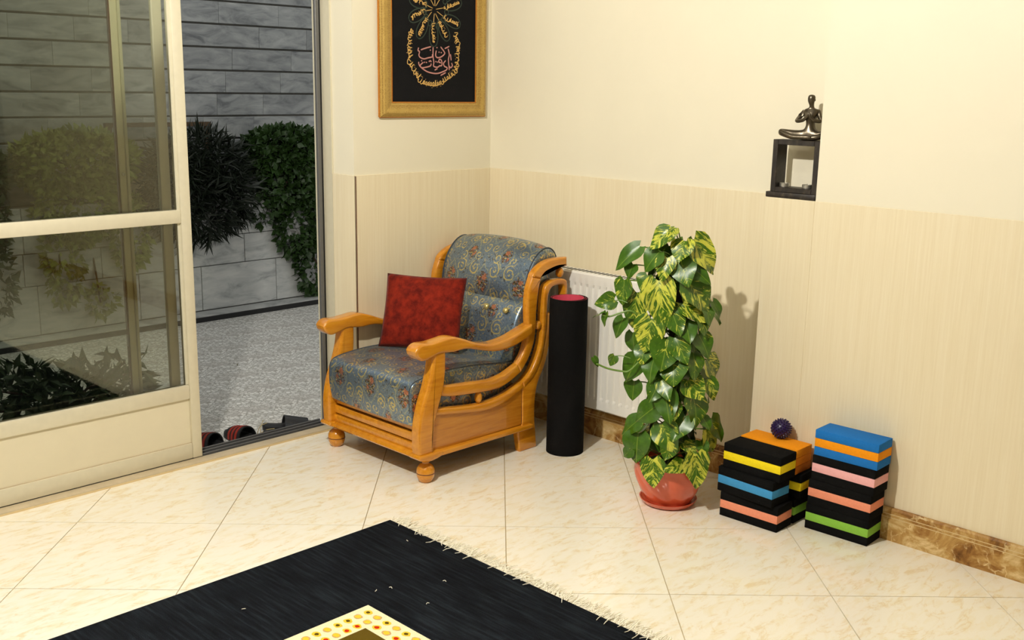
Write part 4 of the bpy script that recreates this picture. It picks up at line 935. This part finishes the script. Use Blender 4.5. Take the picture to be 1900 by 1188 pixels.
BRN = [[(-0.3675, 1.84), (-0.4149, 1.8543), (-0.4789, 1.8673)], [(-0.3705, 1.8334), (-0.415, 1.8242), (-0.4879, 1.7922)], [(-0.3735, 1.8245), (-0.4032, 1.7904), (-0.4446, 1.7256)], [(-0.3586, 1.8189), (-0.3627, 1.7664), (-0.3615, 1.6985)], [(-0.3526, 1.8192), (-0.3254, 1.7814), (-0.2855, 1.7238)], [(-0.3436, 1.8285), (-0.295, 1.805), (-0.2194, 1.7802)], [(-0.3496, 1.8368), (-0.2891, 1.8492), (-0.212, 1.8739)]]
VF = ([], []); script(GOLD, .0150, VF, 5, pitch=.015); obj('gold_border_script', VF, M['thgold'], pic)
VF = ([], []); VG = ([], [])
extra = [[(-.36, 1.85), (-.40, 1.90), (-.45, 1.95)], [(-.355, 1.85), (-.355, 1.91), (-.355, 1.98)], [(-.35, 1.85), (-.31, 1.90), (-.26, 1.95)]]
for k, b_ in enumerate(BRN+extra):
    script(b_, .0105, VF, 20+k, start=.32, pitch=.014)
    e = Vector(b_[-1]); m_ = Vector(b_[1]); ax_ = (e-m_).normalized(); c_ = m_.lerp(e, .62); n_ = Vector((-ax_.y, ax_.x))
    ribbon([tuple(c_+ax_*.052*math.cos(a)*(1-.15*math.cos(a))+n_*(.025)*math.sin(a)) for a in [2*PI*i/28 for i in range(29)]], .005, VG, h=.0006)
    c2 = m_+n_*.024; ribbon([tuple(c2+ax_*.012*math.cos(a)+n_*.010*math.sin(a)) for a in [2*PI*i/16 for i in range(17)]], .005, VG, h=.0006)
obj('gold_branch_script', VF, M['thgold'], pic); obj('green_leaf_outline', VG, M['thgreen'], pic)

# ================================================================== RUG
RGX, RGY = -1.289, -.833; RX, RYl = -3.75, -2.55
rug = thing('rug', 'dark charcoal rug with cream fringe and a dotted cream border', 'rug', (-1.9, -1.4, 0))
bm = bmesh.new(); nx, nyy = 60, 50; G = []
bm = B(RX, RGX, RYl, RGY, .001, .010, .003, 2)
obj('pile', bm, M['rug'], rug)
cx0, cy0, bw = -1.738, -1.284, .090
def frame_rect(x1, y1, x0, y0, wx, wy, z):
    o4 = [(x0, y0), (x1, y0), (x1, y1), (x0, y1)]; i4 = [(x0+wx, y0+wy), (x1-wx, y0+wy), (x1-wx, y1-wy), (x0+wx, y1-wy)]
    V = [(a, b, z) for a, b in o4+i4]+[(a, b, z-.004) for a, b in o4+i4]
    Fc = []
    for k in range(4):
        l = (k+1) % 4; Fc += [(k, l, 4+l, 4+k), (8+k, 8+4+k, 8+4+l, 8+l), (k, 8+k, 8+l, l), (4+k, 4+l, 12+l, 12+k)]
    return V, Fc
bx0, by0 = RX+.45, RYl+.45
obj('cream_border', frame_rect(cx0, cy0, bx0, by0, .090, .103, .0112), M['rcream'], rug, smooth=False)
obj('olive_field', B(bx0+.090, cx0-.090, by0+.103, cy0-.103, .006, .0112), M['rolive'], rug)
D = {k: ([], []) for k in ('ryel', 'rtan', 'rbrown', 'rred')}
def disc(x, y, rx, ry, z, key, seed=0):
    V, Fc = D[key]; b0 = len(V); r = random.Random(seed)
    n = 12; V.append((x, y, z))
    for k in range(n):
        a = 2*PI*k/n; q = 1+r.uniform(-.12, .12); V.append((x+rx*q*math.cos(a), y+ry*q*math.sin(a), z))
    for k in range(n): Fc.append((b0, b0+1+k, b0+1+(k+1) % n))
def motif(x, y, kind, s):
    if kind == 0: disc(x, y, .0120, .0148, .0116, 'ryel', s); disc(x, y, .006, .007, .0119, 'rbrown', s+1)
    elif kind == 1: disc(x, y, .0120, .0148, .0116, 'rtan', s); disc(x, y, .009, .011, .0119, 'ryel', s+1)
    else: disc(x, y, .0120, .0148, .0116, 'ryel', s); disc(x, y, .007, .008, .0119, 'rred', s+1)
sq = [0, 1, 0, 0, 1, 0, 1, 1]; s2 = [2, 1, 2, 2, 1, 2]
for k in range(44):
    x = cx0-.029-k*.0362
    if x > bx0+.03:
        for yy_, q in ((cy0-.037, sq[k % 8]), (cy0-.080, s2[k % 6] if k else 9)): 
            if q < 9: motif(x, yy_, q, k)
    y = cy0-.037-k*.043
    if k and y > by0+.03: 
        motif(cx0-.029, y, [1, 0, 1, 0][(k-1) % 4], 100+k)
        if k > 1: motif(cx0-.065, y, [2, 1, 2, 1][k % 4] if k > 1 else 2, 150+k)
for k, nm in (('ryel', 'yellow_motifs'), ('rtan', 'tan_motifs'), ('rbrown', 'brown_motifs'), ('rred', 'red_motifs')):
    o = obj(nm, D[k], M[k], rug, smooth=False); o['kind'] = 'stuff'
VF = ([], []); rd = random.Random(31); y = RGY-.004
while y > RYl+.01:
    x = RGX-.002; L = rd.uniform(.03, .075); a = rd.gauss(0, .45); bnd = rd.gauss(0, .5)
    if rd.random() < .06: a = PI+rd.gauss(0, .4); x = RGX+.01; L *= .7
    pts = []; px, py = x, y
    for k in range(4):
        pts.append((px, py, (.004 if a < 2 else .011)+rd.uniform(0, .003))); px += math.cos(a)*L/3; py += math.sin(a)*L/3; a += bnd/3
    tube(pts, [.0016, .0015, .0014, .0009], 4, VF); y -= rd.uniform(.0016, .0034)
o = obj('fringe', VF, M['fringe'], rug); o['kind'] = 'stuff'
for k, (x, y) in enumerate([(-1.67, -1.23), (-1.62, -1.25), (-1.60, -1.40), (-1.36, -1.01), (-2.02, -1.05), (-1.28, -1.16), (-1.47, -1.33)]):
    a = k*1.3; o = obj('lint', tube(spline([(0, 0, 0), (.006*math.cos(a), .006*math.sin(a), .002), (.011*math.cos(a+.5), .011*math.sin(a+.5), .0005)], 3), .0011, 5), M['fringe'], rug, local=True); o.location = Vector((x, y, .0112))-rug.location

# ================================================================== CEILING LAMPS
for k, ((x, y), wt, rb) in enumerate(LAMPS):
    lp = thing('ceiling_lamp', ['round white ceiling lamp nearest the glass door', 'round white ceiling lamp nearest the armchair', 'round white ceiling lamp behind the camera'][k], 'lamp', (x, y, CEIL))
    obj('canopy', lathe([(.05, -.02), (.06, -.012), (.06, 0), (.0, 0)], (x, y, CEIL), 24), M['lampw'], lp)
    obj('light_block_disc', lathe([(.15, -.108), (.148, -.104), (.06, -.094), (.010, -.090), (.010, -.096), (.06, -.100)], (x, y, CEIL), 40), M['lampw'], lp)  # opaque disc added over the bulb to keep its light off the ceiling
    obj('stem', lathe([(.008, -.10), (.008, -.02)], (x, y, CEIL), 12), M['lampw'], lp)
    ld = bpy.data.lights.new('bulb_light', 'POINT'); ld.energy = wt; ld.color = LAMP_COL; ld.shadow_soft_size = rb
    lo = bpy.data.objects.new('bulb_light', ld); COL.objects.link(lo); lo.parent = lp; lo.location = (0, 0, -.115-rb)
for o in list(bpy.data.objects):
    if o.type == 'EMPTY' and not o.children: print('empty without parts', o.name)
